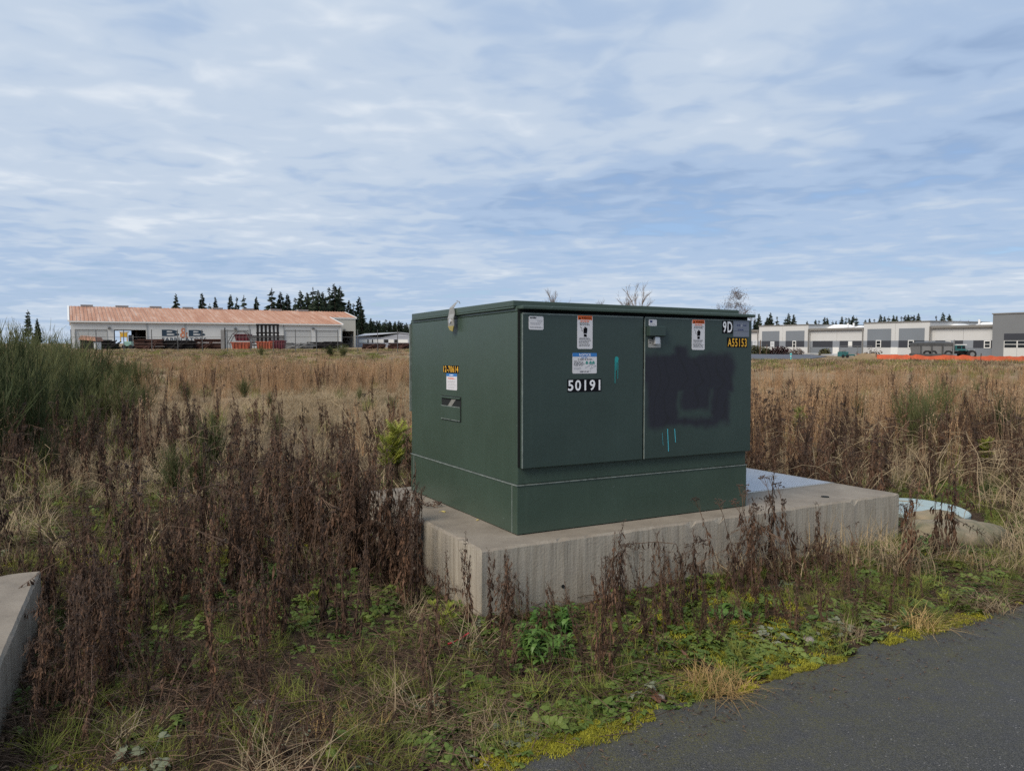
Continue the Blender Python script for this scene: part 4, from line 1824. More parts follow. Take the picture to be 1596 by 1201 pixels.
def grey_shed():
    D = 215
    a = at_far(553, D, .5)
    o = empty('metal_shed', a, 0.0)
    tag(o, 'low grey metal shed with pale roof between warehouse and cabinet', 'shed')
    X = lambda px, d=0: (px - CX) / F * (D + d) - a.x
    Z = lambda py, d=0: zpx(py, D + d) - a.z
    xc, x1 = X(594), X(672)
    mb = MB()
    mb.box((X(553), 0.02, -.6), (xc, 12, Z(525.5)))
    mb.build('long_wall', 'shed_wall', o)
    mb = MB()
    xm = X(623)
    zr = Z(518.6)
    pts = [(xc, -.02, -.6), (x1, -.02, -.6), (x1, -.02, Z(525.5)), (xm, -.02, zr - .1), (xc, -.02, Z(525.5))]
    mb.poly(pts)
    mb.poly([(p[0], 12, p[2]) for p in pts][::-1])
    for i in range(5):
        p, q = pts[i], pts[(i + 1) % 5]
        mb.poly([p, (p[0], 12, p[2]), (q[0], 12, q[2]), q])
    mb.build('gable_wall', 'shed_wall', o)
    mb = MB()
    ze = Z(525)
    mb.hexa([(X(553), -.3, ze), (xc - .2, -.3, ze), (xm, -.3, zr), (X(563), 6, zr - .3), (X(553), -.3, ze + .15), (xc - .2, -.3, ze + .15), (xm, -.3, zr + .15), (X(563), 6, zr - .15)])
    mb.hexa([(xm, -.3, zr), (x1, -.3, ze), (x1, 12.2, ze), (xm, 12.2, zr), (xm, -.3, zr + .15), (x1, -.3, ze + .15), (x1, 12.2, ze + .15), (xm, 12.2, zr + .15)])
    mb.build('roof', 'shed_roof', o)
    for (p0, p1) in ((560, 573), (575, 580), (582, 598), (606, 614), (621, 636)):
        mb = MB()
        yy = -.05
        mb.box((X(p0), yy, Z(534)), (X(p1), -.021, Z(529)))
        mb.build('pale_panel', 'white_trim', o)
    for (p0, p1) in ((599, 605.5), (615, 620.5), (573.3, 574.8), (580.3, 581.7)):
        mb = MB()
        mb.box((X(p0), -.045, Z(534)), (X(p1), -.021, Z(529)))
        mb.build('opening', 'interior_shade', o)  # black plate on the wall, painted as the dark of a doorway


grey_shed()

# ------------------------------------------------------------------ far right: the tilt-up building
RP = Vector((67.96, 105.0, -0.2))
RU, RNRM = Vector((0.44, -0.898, 0)), Vector((-0.898, -0.44, 0))
RROT = math.atan2(RU.y, RU.x)
rb = empty('industrial_building', RP, RROT)
tag(rb, 'long pale concrete industrial building with grey painted panels', 'building')
# local: x along facade towards the camera, y = to the back is +... facade normal towards the camera is local -y


def r_s(px, d=0.0):
    p = (px - CX) / F
    o = RP - RNRM * d
    return (p * o.y - o.x) / (RU.x - p * RU.y)


def r_z(px, py, d=0.0):
    s_ = r_s(px, d)
    o = RP - RNRM * d + RU * s_
    return HC + (HOR - py) * o.y / F - RP.z


_inv = Matrix.Rotation(-RROT, 4, 'Z')
SY = 1.0 if (_inv @ -RNRM).y > 0 else -1.0     # sign of "back"


def rbx(mb, x0, x1, d0, d1, z0, z1, mat=None):
    ya, yb = sorted((SY * d0, SY * d1))
    mb.box((min(x0, x1), ya, z0), (max(x0, x1), yb, z1), mat)


ZLOW, ZTALL = r_z(1500, 507), r_z(1400, 502.5)
BT, BB = r_z(1500, 530.3), r_z(1500, 542)
segs = [('low', -75, r_s(1185)), ('tall', r_s(1185), r_s(1262)), ('low', r_s(1262), r_s(1348)), ('tall', r_s(1348), r_s(1451)), ('low', r_s(1451), r_s(1553))]
rng = random.Random(5)
for kind, x0, x1 in segs:
    fr = -0.5 if kind == 'tall' else 0.0
    zt = ZTALL if kind == 'tall' else ZLOW
    n = 2
    for k in range(n):
        a, b = x0 + (x1 - x0) * k / n, x0 + (x1 - x0) * (k + 1) / n
        mb = MB()
        rbx(mb, a + .02, b - .02, fr, 14, -.3, zt)
        mb.build('wall_panel', 'panel_light', rb)
    mb = MB()
    rbx(mb, x0, x1, fr - .02, fr - .001, BB, BT)
    mb.build('painted_band', 'band_grey', rb)
    mb = MB()
    rbx(mb, x0 + .02, x1 - .02, fr - .025, fr - .001, -.25, BB - .01)
    mb.build('lower_wall', 'panel_grey' if kind == 'low' else 'panel_light', rb)
    mb = MB()
    if kind == 'tall':
        rbx(mb, x0 - .1, x1 + .1, fr - .12, 14.1, zt - .02, zt + .13)
    else:
        rbx(mb, x0 + .11, x1 - .11, fr - .45, fr - .003, zt - .32, zt + .02)
        rbx(mb, x0 + .11, x1 - .11, fr - .003, 14, zt + .003, zt + .02)
    mb.build('coping' if kind == 'tall' else 'gutter', 'fascia', rb)
# big grey panels on the tall bays and dark panels in the band
for (a, b, t, base) in ((1190, 1217, 516, 542), (1227, 1256, 515.5, 542), (1354, 1391, 512.5, 543), (1403, 1443, 511.5, 543)):
    mb = MB()
    rbx(mb, r_s(a), r_s(b), -.53, -.501, BT + .005, r_z((a + b) / 2, t))
    mb.build('grey_panel', 'panel_grey', rb)
    mb = MB()
    rbx(mb, r_s(a), r_s(b), -.545, -.521, BB + .01, BT - .005)
    mb.build('dark_panel', 'panel_dark', rb)
for (a, b) in ((1266, 1297), (1308, 1321), (1328, 1342), (1457, 1481), (1486, 1500), (1516, 1552)):
    mb = MB()
    rbx(mb, r_s(a), r_s(b), -.045, -.021, BB + .01, BT - .005)
    mb.build('dark_panel', 'panel_dark', rb)


def r_window(p0, p1, y0, y1, d, rows=2):
    xa, xb = sorted((r_s(p0), r_s(p1)))
    za, zb = r_z(p1, y1), r_z(p1, y0)
    mb = MB()
    t = .12
    for (u0, u1, v0, v1) in ((xa, xb, za, za + t), (xa, xb, zb - t, zb), (xa, xa + t, za + t, zb - t), (xb - t, xb, za + t, zb - t), (xa + t, xb - t, (za + zb) / 2 - .04, (za + zb) / 2 + .04)):
        rbx(mb, u0, u1, d - .1, d - .03, v0, v1)
    w = mb.build('window', 'white_trim', rb)
    zc = (za + zb) / 2
    for (v0, v1) in ((za + t, zc - .04), (zc + .04, zb - t)):
        m2 = MB()
        rbx(m2, xa + t, xb - t, d - .07, d - .05, v0, v1)
        m2.build('pane', 'window_glass', w)


r_window(1368, 1376, 530, 542, -.5)
r_window(1418, 1427, 530, 542.5, -.5)
r_window(1533, 1543.5, 530.5, 542.5, 0)
r_window(1473, 1481, 531, 536, 0)
r_window(1238, 1243.5, 531, 542, -.5)
for (p0, p1, y0, y1, d) in ((1391, 1402, 541, 552, -.5), (1297.5, 1307, 541, 551, 0), (1321.5, 1327.5, 532, 540, 0)):
    mb = MB()
    rbx(mb, r_s(p0), r_s(p1), d - .06, d - .03, r_z(p1, y1), r_z(p1, y0))
    mb.build('white_door', 'white_trim', rb)
for (p0, p1, dz) in ((1288, 1322, .75), (1332, 1346, .45), (1454, 1463, .3), (1466, 1500, .35), (1520, 1552, .5)):
    mb = MB()
    x0, x1 = r_s(p0, 5), r_s(p1, 5)
    ya, yb = sorted((SY * 4, SY * 8))
    mb.hexa([(x0, ya, ZLOW), (x1, ya, ZLOW), (x1, yb, ZLOW), (x0, yb, ZLOW), (x0 + (x1 - x0) * .3, ya + 1, ZLOW + dz), (x0 + (x1 - x0) * .7, ya + 1, ZLOW + dz), (x0 + (x1 - x0) * .7, yb - 1, ZLOW + dz), (x0 + (x1 - x0) * .3, yb - 1, ZLOW + dz)])
    mb.build('roof_membrane', 'membrane', rb)
for px in (1320, 1329, 1460, 1524):
    mb = MB()
    x = r_s(px, 3)
    mb.tube([(x, SY * 3, ZLOW), (x, SY * 3, ZLOW + .9)], .16, 8)
    mb.build('roof_vent', 'membrane', rb)
for px in (1184, 1263, 1347.5, 1452):
    mb = MB()
    x = r_s(px)
    rbx(mb, x - .06, x + .06, -.72, -.56, -.2, ZLOW - .05)
    mb.build('downspout', 'fascia', rb)
# grey tower block at the right
xt0, xt1 = r_s(1553), r_s(1553) + 16
ZT = r_z(1560, 490)
mb = MB()
rbx(mb, xt0 + .02, xt1, -1.2, 14, -.3, ZT)
mb.build('tower_wall', 'panel_tower', rb)
mb = MB()
rbx(mb, xt0 - .08, xt1 + .1, -1.3, 14.1, ZT, ZT + .15)
mb.build('tower_coping', 'fascia', rb)
d = -1.2
xg0, xg1 = r_s(1563.5, d), r_s(1563.5, d) + 7.0
zg = r_z(1565, 530.5, d)
mb = MB()
rbx(mb, xg0, xg1, d - .04, d - .001, zg + .02, zg + .95)
mb.build('door_lintel', 'panel_dark', rb)
mb = MB()
rbx(mb, xg0, xg1, d - .04, d - .002, -.2, zg)
gd = mb.build('roller_door', 'door_white', rb)
zq = r_z(1565, 542, d)
for r_ in range(2):
    for c in range(4):
        w_ = (xg1 - xg0) / 4
        h_ = (zg - zq) / 2
        m2 = MB()
        rbx(m2, xg0 + c * w_ + .12, xg0 + (c + 1) * w_ - .08, d - .07, d - .041, zq + r_ * h_ + .06, zq + (r_ + 1) * h_ - .06)
        m2.build('pane', 'window_glass', gd)
for c in range(1, 4):
    m2 = MB()
    w_ = (xg1 - xg0) / 4
    rbx(m2, xg0 + c * w_ - .02, xg0 + c * w_ + .02, d - .055, d - .041, -.1, zq)
    m2.build('door_seam', 'grey_seam', gd)

# parking lot, kerb
mb = MB()
P = [at_far(1060, 78, -.12), at_far(1180, 76, -.12), at_far(1262, 84, -.12), at_far(1290, 100, -.12), at_far(1262, 118, -.12), at_far(1180, 128, -.12), at_far(1060, 130, -.12)]
for p in P:
    p.z = float(hz(p.x, p.y)) + .05
mb.poly(P)
tag(mb.build('parking_lot', 'far_asphalt'), kind='structure')
mb = MB()
Q = [at_far(1060, 131, 0), at_far(1180, 129, 0), at_far(1262, 119, 0), at_far(1300, 104, 0)]
for a, b in zip(Q[:-1], Q[1:]):
    za = float(hz(a.x, a.y))
    n = Vector((-(b - a).y, (b - a).x, 0)).normalized() * 3.0
    mb.hexa([(a.x, a.y, za - .1), (b.x, b.y, za - .1), (b.x + n.x, b.y + n.y, za - .1), (a.x + n.x, a.y + n.y, za - .1), (a.x, a.y, za + .2), (b.x, b.y, za + .2), (b.x + n.x, b.y + n.y, za + .2), (a.x + n.x, a.y + n.y, za + .2)])
tag(mb.build('pavement', 'sidewalk'), kind='structure')

# orange silt fence


def silt_fence():
    pts = [(1336, 92), (1350, 88), (1362, 86)], [(1366, 85), (1420, 80), (1470, 76), (1530, 71), (1600, 66), (1680, 61)]
    labs = ('short orange mesh fence piece beside the machinery', 'long sagging orange mesh fence before the industrial building')
    for seg, lab in zip(pts, labs):
        o = empty('mesh_fence', at_far(*seg[0]), 0)
        tag(o, lab, 'mesh fence', 'orange construction fences')
        base = o.location.copy()
        mb = MB()
        r = random.Random(11)
        prev = None
        for (p0, d0), (p1, d1) in zip(seg[:-1], seg[1:]):
            n = max(3, int((p1 - p0) / 7))
            for i in range(n + (1 if (p1, d1) == seg[-1] else 0)):
                t = i / n
                q = at_far(p0 + (p1 - p0) * t, d0 + (d1 - d0) * t) - base
                cur = (q.x, q.y + r.uniform(-.08, .08), q.z, q.z + .54 + r.uniform(-.14, .06))
                if prev:
                    a = prev
                    b = cur
                    mb.hexa([(a[0], a[1], a[2] - .05), (b[0], b[1], b[2] - .05), (b[0], b[1] + .012, b[2] - .05), (a[0], a[1] + .012, a[2] - .05),
                             (a[0], a[1] - .05, a[3]), (b[0], b[1] - .05, b[3]), (b[0], b[1] - .038, b[3]), (a[0], a[1] - .038, a[3])])
                prev = cur
        mb.build('mesh_sheet', 'mesh_orange', o)
        for (p0, d0) in seg:
            q = at_far(p0, d0) - base
            mb = MB()
            mb.box((q.x - .03, q.y + .1, q.z - .2), (q.x + .03, q.y + .16, q.z + .75))
            mb.build('stake', 'bark', o)


silt_fence()


def dump_truck():
    D = 88
    a = at_far(1433, D)
    o = empty('dump_truck', a, -0.06)
    tag(o, 'dark grey dump truck with teal cab parked behind the orange fence', 'truck')
    X = lambda px: (px - 1433) / F * D
    Z = lambda py: zpx(py, D) - a.z
    mb = MB()
    w = 2.4
    z0, z1 = Z(553.5), Z(535)
    xb = X(1483)
    mb.hexa([(X(1435), 0, z0), (xb - .2, 0, z0), (xb - .2, w, z0), (X(1435), w, z0), (X(1432), -.05, z1), (xb, -.05, z1), (xb, w + .05, z1), (X(1432), w + .05, z1)])
    bd = mb.build('dump_body', 'truck_light', o)
    mb = MB()
    mb.box((X(1431.5), -.12, Z(538)), (xb + .1, w + .12, z1 + .08))
    mb.box((X(1432), -.1, z0 - .05), (xb - .1, w + .1, z0 + .18))
    for k in range(4):
        x = X(1434) + (xb - X(1434)) * k / 3
        mb.box((x - .07, -.13, z0), (x + .07, -.06, z1))
    mb.build('side_frame', 'truck_grey', bd)
    mb = MB()
    mb.hexa([(X(1434), .1, z1 + .08), (xb, .1, z1 + .08), (xb, w - .1, z1 + .08), (X(1434), w - .1, z1 + .08), (X(1440), .5, Z(532.5)), (X(1478), .5, Z(532)), (X(1478), w - .5, Z(532)), (X(1440), w - .5, Z(532.5))])
    mb.build('tarp', 'truck_grey', bd)
    mb = MB()
    mb.box((xb, .8, .55), (X(1521), 1.6, .85))
    mb.box((X(1435), .6, .5), (xb, 1.8, .72))
    mb.build('chassis', 'truck_grey', o)
    mb = MB()
    mb.hexa([(X(1487), .15, .9), (X(1504), .15, .9), (X(1504), 2.25, .9), (X(1487), 2.25, .9), (X(1488), .2, Z(538)), (X(1502), .2, Z(538)), (X(1502), 2.2, Z(538)), (X(1488), 2.2, Z(538))])
    cb = mb.build('cab', 'truck_teal', o, bevel=.06)
    mb = MB()
    mb.box((X(1489), .15, Z(538)), (X(1505), 2.25, Z(536.5)))
    mb.build('cab_roof', 'white_trim', cb, bevel=.04)
    mb = MB()
    mb.box((X(1490), .13, Z(543)), (X(1496), .16, Z(539)))
    mb.box((X(1497.5), .13, Z(543)), (X(1502), .16, Z(539)))
    mb.build('side_window', 'window_glass', cb)
    mb = MB()
    mb.hexa([(X(1504), .3, .9), (X(1517), .3, .9), (X(1517), 2.1, .9), (X(1504), 2.1, .9), (X(1504), .3, Z(545)), (X(1517), .4, Z(546.5)), (X(1517), 2.0, Z(546.5)), (X(1504), 2.1, Z(545))])
    hd = mb.build('hood', 'truck_teal', o, bevel=.05)
    mb = MB()
    mb.box((X(1517), .5, .8), (X(1519), 1.9, Z(545.5)))
    mb.build('grille', 'white_trim', hd)
    mb = MB()
    mb.tube([(X(1485.5), .3, 1.0), (X(1485.5), .3, Z(533.5))], .09, 8)
    mb.build('exhaust_stack', 'silver_metal', o)
    for px in (1444, 1453, 1476, 1512):
        for y in (-.02, 2.1):
            mb = MB()
            mb.tube([(X(px), y, .5), (X(px), y + .32, .5)], .5, 14)
            wl = mb.build('wheel', 'tyre', o)
            m2 = MB()
            m2.tube([(X(px), y - .02, .5), (X(px), y + .34, .5)], .26, 10)
            m2.build('rim', 'truck_light', wl)


dump_truck()


def small_right():
    # post-mounted boards
    for px, y0, y1, w, D, lab in ((1203, 532, 540, 6, 126, 'white sign board on a post before the grey building panel'), (1176, 530, 537.5, 7, 122, 'white notice board on posts beside the green hedge')):
        a = at_far(px, D)
        o = empty('sign_board', a)
        tag(o, lab, 'sign')
        k = D / F
        mb = MB()
        z0, z1 = zpx(y1, D) - a.z, zpx(y0, D) - a.z
        mb.box((-w * k / 2, -.04, z0), (w * k / 2, .0, z1))
        bo = mb.build('board', 'white_trim', o)
        mb = MB()
        for z in (.3, .5, .7):
            mb.box((-w * k * .35, -.05, z0 + (z1 - z0) * z), (w * k * .3, -.041, z0 + (z1 - z0) * z + .06))
        mb.build('print', 'grey_print', bo)
        mb = MB()
        mb.box((-.05, .001, -.2), (.05, .08, z1 - .05))
        mb.build('post', 'bark', o)
    for px, py0, D, lab in ((1184, 530, 118, 'bare wooden post at the left end of the hedge'), (1194, 537, 118, 'leaning wooden post between hedge and sign board'), (1485, 530, 84, 'thin pale pole in front of the dump truck')):
        a = at_far(px, D)
        o = empty('wooden_post', a, .2)
        tag(o, lab, 'post')
        mb = MB()
        h = zpx(py0, D) - a.z
        mb.tube([(0, 0, -.3), (.05, 0, h * .5), (.1, 0, h)], [.08, .075, .07], 7)
        mb.build('shaft', 'grey_steel' if px > 1400 else 'litter', o)
        mb = MB()
        mb.tube([(.1, 0, h - .001), (.1, 0, h + .05)], [.08, .03], 7)
        mb.build('cap', 'grey_steel', o)
    D = 74
    a = at_far(1232.5, D)
    o = empty('marker_post', a)
    tag(o, 'small teal marker post at the edge of the parking lot', 'marker post')
    mb = MB()
    mb.tube([(0, 0, -.1), (0, 0, .6)], .06, 8)
    mb.tube([(0, 0, .6), (0, 0, .66), (0, 0, .75)], [.1, .1, .03], 8)
    mb.build('shaft', 'marker_teal', o)
    mb = MB()
    mb.tube([(0, 0, .42), (0, 0, .5)], .064, 8)
    mb.build('band', 'white_trim', o)
    # machinery lump beside the fence
    D = 92
    a = at_far(1311, D)
    o = empty('engine_pump', a, .2)
    tag(o, 'small dark engine pump on the ground left of the orange fence', 'pump')
    mb = MB()
    mb.box((0, 0, .15), (1.0, .8, .75))
    mb.tube([(1.0, .4, .3), (1.9, .3, .35), (2.4, .3, .1)], .12, 6)
    mb.build('engine_block', 'truck_teal', o, bevel=.05)
    mb = MB()
    mb.box((.1, .05, .76), (.7, .7, 1.0))
    mb.build('cover', 'truck_light', o, bevel=.04)
    for x in (.2, .8):
        mb = MB()
        mb.tube([(x, -.1, .2), (x, -.02, .2)], .2, 10)
        mb.build('wheel', 'tyre', o)
    # chain link panels
    for i, (p0, p1, lab) in enumerate(((1309, 1336, 'left temporary fence panel behind the engine pump'), (1336.5, 1358, 'right temporary fence panel behind the short orange fence'))):
        D = 98
        a, b = at_far(p0, D), at_far(p1, D)
        o = empty('fence_panel', a)
        tag(o, lab, 'fence panel', 'temporary fence panels')
        L_ = b.x - a.x
        h = zpx(539, D) - a.z
        mb = MB()
        mb.tube([(0, 0, -.05), (0, 0, h), (L_, 0, h), (L_, 0, -.05)], .035, 5)
        mb.build('frame', 'grey_steel', o)
        mb = MB()
        for k in range(1, 14):
            x = L_ * k / 14
            mb.tube([(x, 0, .05), (x, 0, h)], .006, 3)
        for k in range(1, 6):
            mb.tube([(0, .01, h * k / 6), (L_, .01, h * k / 6)], .006, 3)
        mb.build('mesh_wires', 'grey_steel', o)['kind'] = 'stuff'
    # dirt mound
    mb = MB()
    a = at_far(1352, 86)
    r = random.Random(8)
    ring = 16
    rows = [[(2.2 * q * math.cos(2 * PI * i / ring) * r.uniform(.9, 1.1), 1.2 * q * math.sin(2 * PI * i / ring), .75 * (1 - q * q) * r.uniform(.8, 1.1) - .05) for i in range(ring)] for q in (1, .75, .5, .25)]
    for k in range(3):
        for i in range(ring):
            mb.poly([rows[k][i], rows[k][(i + 1) % ring], rows[k + 1][(i + 1) % ring], rows[k + 1][i]])
    mb.poly(rows[3])
    o = mb.build('dirt_mound', 'field_soil', None, loc=a)
    tag(o, 'low brown dirt mound breaking the orange fence line', 'dirt mound')


small_right()

# hills on the horizon


def hills():
    mb = MB()
    D = 7000
    pts = []
    r = random.Random(2)
    for px in range(1330, 1700, 6):
        h = 505 - 6 * math.exp(-((px - 1446) / 14) ** 2) - 5 * math.exp(-((px - 1500) / 26) ** 2) - 7 * math.exp(-((px - 1545) / 18) ** 2) + r.uniform(-.6, .6)
        pts.append(((px - CX) / F * D, zpx(h, D)))
    for (x0, z0), (x1, z1) in zip(pts[:-1], pts[1:]):
        mb.hexa([(x0, D, -5), (x1, D, -5), (x1, D + 1500, -5), (x0, D + 1500, -5), (x0, D + 700, z0), (x1, D + 700, z1), (x1, D + 800, z1), (x0, D + 800, z0)])
    tag(mb.build('hills', 'hill'), kind='structure')


hills()

# ------------------------------------------------------------------ trees


def conifer_meshes(seed, lanky=False):
    r = random.Random(seed)
    t = MB()
    lean = r.uniform(-.015, .015)
    t.tube([(0, 0, -.02), (lean * .5, 0, .5), (lean, 0, .99)], [.016, .010, .002], 6)
    c = MB()
    lo = .30 if lanky else .12
    n = 30 if lanky else 46
    for i in range(n):
        q = lo + (1 - lo) * (i / n) ** .9
        R = (.16 if lanky else .20) * (1 - q) ** .75 + .012
        if lanky:
            R *= r.choice((.35, .8, 1.0, 1.3))
        for k in range(7):
            az = r.uniform(0, 2 * PI)
            L_ = R * r.uniform(.55, 1.2)
            d = Vector((math.cos(az), math.sin(az), r.uniform(-.55, .05) + .25 * q))
            b0 = Vector((lean * q, 0, q + r.uniform(-.012, .012)))
            s_ = Vector((-math.sin(az), math.cos(az), 0))
            tip = b0 + d * L_
            w = L_ * r.uniform(.22, .4)
            m1 = b0 + d * L_ * .5
            dr_ = Vector((0, 0, -L_ * r.uniform(.12, .35)))
            c.poly([b0, m1 + s_ * w * .5 + dr_ * .6, tip, m1 - s_ * w * .5 + dr_ * .6])
            c.poly([b0, m1 + dr_ * 1.5, tip + dr_ * .4, m1 + Vector((0, 0, .008))])
    return t.mesh('trunk', 'bark'), c.mesh('crown', 'conifer')


CON = [conifer_meshes(20 + i, i % 3 == 2) for i in range(6)]


def conifer(px, ptop, D, var, lab, grp, wide=1.0):
    p = at_far(px, D)
    h = zpx(ptop, D) - p.z
    o = empty('conifer_tree', p, rnd.uniform(0, 6))
    tag(o, lab, 'tree', grp)
    o.scale = (h * wide, h * wide, h)
    mesh_obj('trunk', CON[var][0], o)
    mesh_obj('crown', CON[var][1], o)


G1 = 'conifers behind the warehouse'
for i, (px, t, lab) in enumerate([
        (277, 458, 'leftmost dark conifer above the warehouse roof'), (318, 457, 'taller conifer of the second group above the warehouse roof'), (330, 472, None),
        (337, 463, None), (362, 459, None), (371, 463, None), (381, 459, 'thin lanky conifer in the middle above the warehouse roof'), (401, 462, 'lone bushy conifer near the middle of the warehouse roof'),
        (424, 448, 'tall broad conifer left of the dense clump behind the warehouse'), (440, 455, None), (449, 458, None), (462, 464, None), (471, 453, None), (480, 456, None), (488, 447, None), (497, 452, None),
        (505, 455, None), (515, 448, None), (524, 443, 'tallest conifer of the dense clump behind the warehouse'), (531, 446, None), (508, 460, None), (493, 461, None), (545, 468, None), (552, 473, None), (560, 463, 'conifer rising past the right end of the warehouse'), (565, 480, None)]):
    conifer(px, t, 300 + (i * 37) % 60, i % 6 if px != 381 else 2, lab or 'dark conifer among those behind the rusty warehouse roof', G1, 1.0 if px < 410 else 1.25)
conifer(46, 482, 330, 2, 'small lone conifer above the broom at the far left', 'conifers on the left horizon')
conifer(60, 496, 330, 1, 'tiny conifer beside the lone one at the far left', 'conifers on the left horizon')
for i in range(34):
    px = 553 + i * 2.9 + rnd.uniform(-1, 1)
    conifer(px, 497 + (px - 553) * .055 + rnd.uniform(-3, 4), 400 + (i * 53) % 90, i % 6, 'dark conifer in the forest edge behind the grey shed', 'forest edge behind the grey shed', 1.5)
G2 = 'conifers behind the industrial building'
for i, (px, t) in enumerate([(1175, 497), (1182, 489), (1192, 498), (1200, 487), (1194, 494), (1210, 493), (1228, 488), (1236, 490), (1223, 494), (1257, 500), (1270, 498), (1275, 499), (1283, 494), (1288, 495), (1297, 499), (1302, 500),
                            (1310, 493), (1317, 495), (1322, 495), (1328, 491), (1333, 493), (1347, 498), (1353, 496), (1361, 497), (1371, 490), (1377, 493), (1384, 492), (1390, 491), (1396, 492), (1403, 493), (1408, 491), (1413, 490), (1418, 490), (1423, 491), (1429, 488),
                            (1457, 492), (1468, 487), (1477, 489)]):
    conifer(px, t, 270 + (i * 41) % 80, i % 6, {1200: 'broad conifer above the left end of the industrial building', 1228: 'bushy conifer above the first tall bay of the industrial building', 1468: 'tallest conifer above the right low roof of the industrial building'}.get(px, 'dark conifer in the row above the industrial building roof'), G2, 1.2)


def bare_meshes(seed, spread):
    r = random.Random(seed)
    t, tw_ = MB(), MB()

    def grow(p, d, L_, rad, lev):
        q = p + d * L_ * .5 + Vector((r.uniform(-.03, .03), r.uniform(-.03, .03), 0)) * L_
        e = p + d * L_
        (t if lev < 2 else tw_).tube([p, q, e], [rad, rad * .8, rad * .55], 4, cap=False)
        if lev >= 4:
            return
        for k in range(4 if lev else 7):
            f = r.uniform(.35, 1.0) if lev else r.uniform(.4, 1.0)
            az = r.uniform(0, 2 * PI)
            nd = (d + Vector((math.cos(az), math.sin(az), .25)) * spread * r.uniform(.6, 1.2)).normalized()
            grow(p + d * L_ * f, nd, L_ * r.uniform(.5, .68), rad * .5, lev + 1)
    grow(Vector((0, 0, -.02)), Vector((0.02, 0, 1)).normalized(), .48, .016, 0)
    return t.mesh('trunk', 'bare_twig'), tw_.mesh('crown', 'bare_twig')


BARE = [bare_meshes(3, .55), bare_meshes(8, .5), bare_meshes(12, .75)]


def bare_tree(px, ptop, D, var, lab, foliage=False):
    p = at_far(px, D)
    h = (zpx(ptop, D) - p.z) / 1.02
    o = empty('bare_tree', p, rnd.uniform(0, 6))
    tag(o, lab, 'tree')
    o.scale = (h, h, h)
    mesh_obj('trunk', BARE[var][0], o)
    mesh_obj('crown', BARE[var][1], o)
    if foliage:
        r = random.Random(4)
        mb = MB()
        cs = []
        for k in range(46):
            a, z = r.uniform(0, 2 * PI), r.uniform(.35, 1.08)
            R = .33 * math.sqrt(max(0, 1 - ((z - .62) / .5) ** 2)) * r.uniform(.2, 1.05)
            cs.append((Vector((R * math.cos(a), R * math.sin(a), z)), r.uniform(.03, .075)))
        for k in range(3800):
            c0, w0 = r.choice(cs)
            c = c0 + Vector((r.gauss(0, w0), r.gauss(0, w0), r.gauss(0, w0 * .8)))
            d = Vector((c0.x, c0.y, .25)) + Vector((r.gauss(0, .3), r.gauss(0, .3), r.gauss(0, .3)))
            mb.leaf(c, d, .034, .007)
        mb.build('foliage', 'brown_foliage', o)


bare_tree(866, 449, 230, 0, 'leafless tree above the left half of the cabinet lid')
bare_tree(942, 459, 250, 1, 'small thin leafless tree above the middle of the cabinet lid')
bare_tree(969, 456, 240, 1, 'slender leafless tree just left of the tallest bare one')
bare_tree(991, 437, 230, 0, 'tallest leafless tree above the cabinet lid')
bare_tree(1145, 461, 210, 2, 'round brown tree with withered leaves above the cabinet lid', True)
bare_tree(1488, 490, 240, 2, 'leafless tree right of the conifers on the right skyline')
bare_tree(1501, 492, 245, 2, 'middle leafless tree above the right low roof')
bare_tree(1513, 493, 250, 2, 'leafless tree nearest the grey tower block')


def shrub(px, D, w, h, mat, lab, n=900, seed=1, name='shrub'):
    a = at_far(px, D)
    r = random.Random(seed)
    o = empty(name, a)
    tag(o, lab, 'shrub')
    mb = MB()
    for k in range(n):
        u, v, q = r.uniform(-1, 1), r.uniform(-1, 1), r.uniform(0, 1)
        if abs(u) ** 3 + abs(v) ** 3 + q ** 3 > 1.05:
            continue
        lump = 1 + .12 * math.sin(u * 9 + seed) * math.cos(v * 5)
        c = Vector((u * w / 2, v * .9, q * h * lump))
        d = Vector((r.uniform(-1, 1), r.uniform(-1, 1), r.uniform(-.6, 1)))
        mb.leaf(c, d, .28, .16)
    mb.build('foliage', mat, o)
    mb = MB()
    for k in range(4):
        x = w * (-.35 + .23 * k)
        mb.tube([(x, 0, -.1), (x + .05, 0, h * .5), (x + r.uniform(-.2, .2), .1, h * .8)], [.05, .04, .02], 5)
    mb.build('stems', 'bark', o)


shrub(1178, 122, 3.4, 1.35, 'hedge_leaf', 'clipped olive green hedge beside the cabinet edge', 1600, 1)
shrub(1195, 121, 1.2, 1.0, 'hedge_leaf', 'small green bush between hedge and maroon shrub', 700, 2)
shrub(1215, 120, 3.2, 1.2, 'maroon_leaf', 'dark maroon shrub in front of the industrial building', 1500, 3)
shrub(1241, 117, 2.2, .9, 'brown_foliage', 'low brown shrub right of the maroon one', 500, 5)
shrub(1285, 112, 1.5, .95, 'hedge_leaf', 'single dark green bush before the dark panel', 800, 4)
shrub(1361, 92, 2.0, 1.0, 'bare_twig', 'pale dry bush behind the orange fence', 260, 6)

# ------------------------------------------------------------------ small vegetation: prototypes


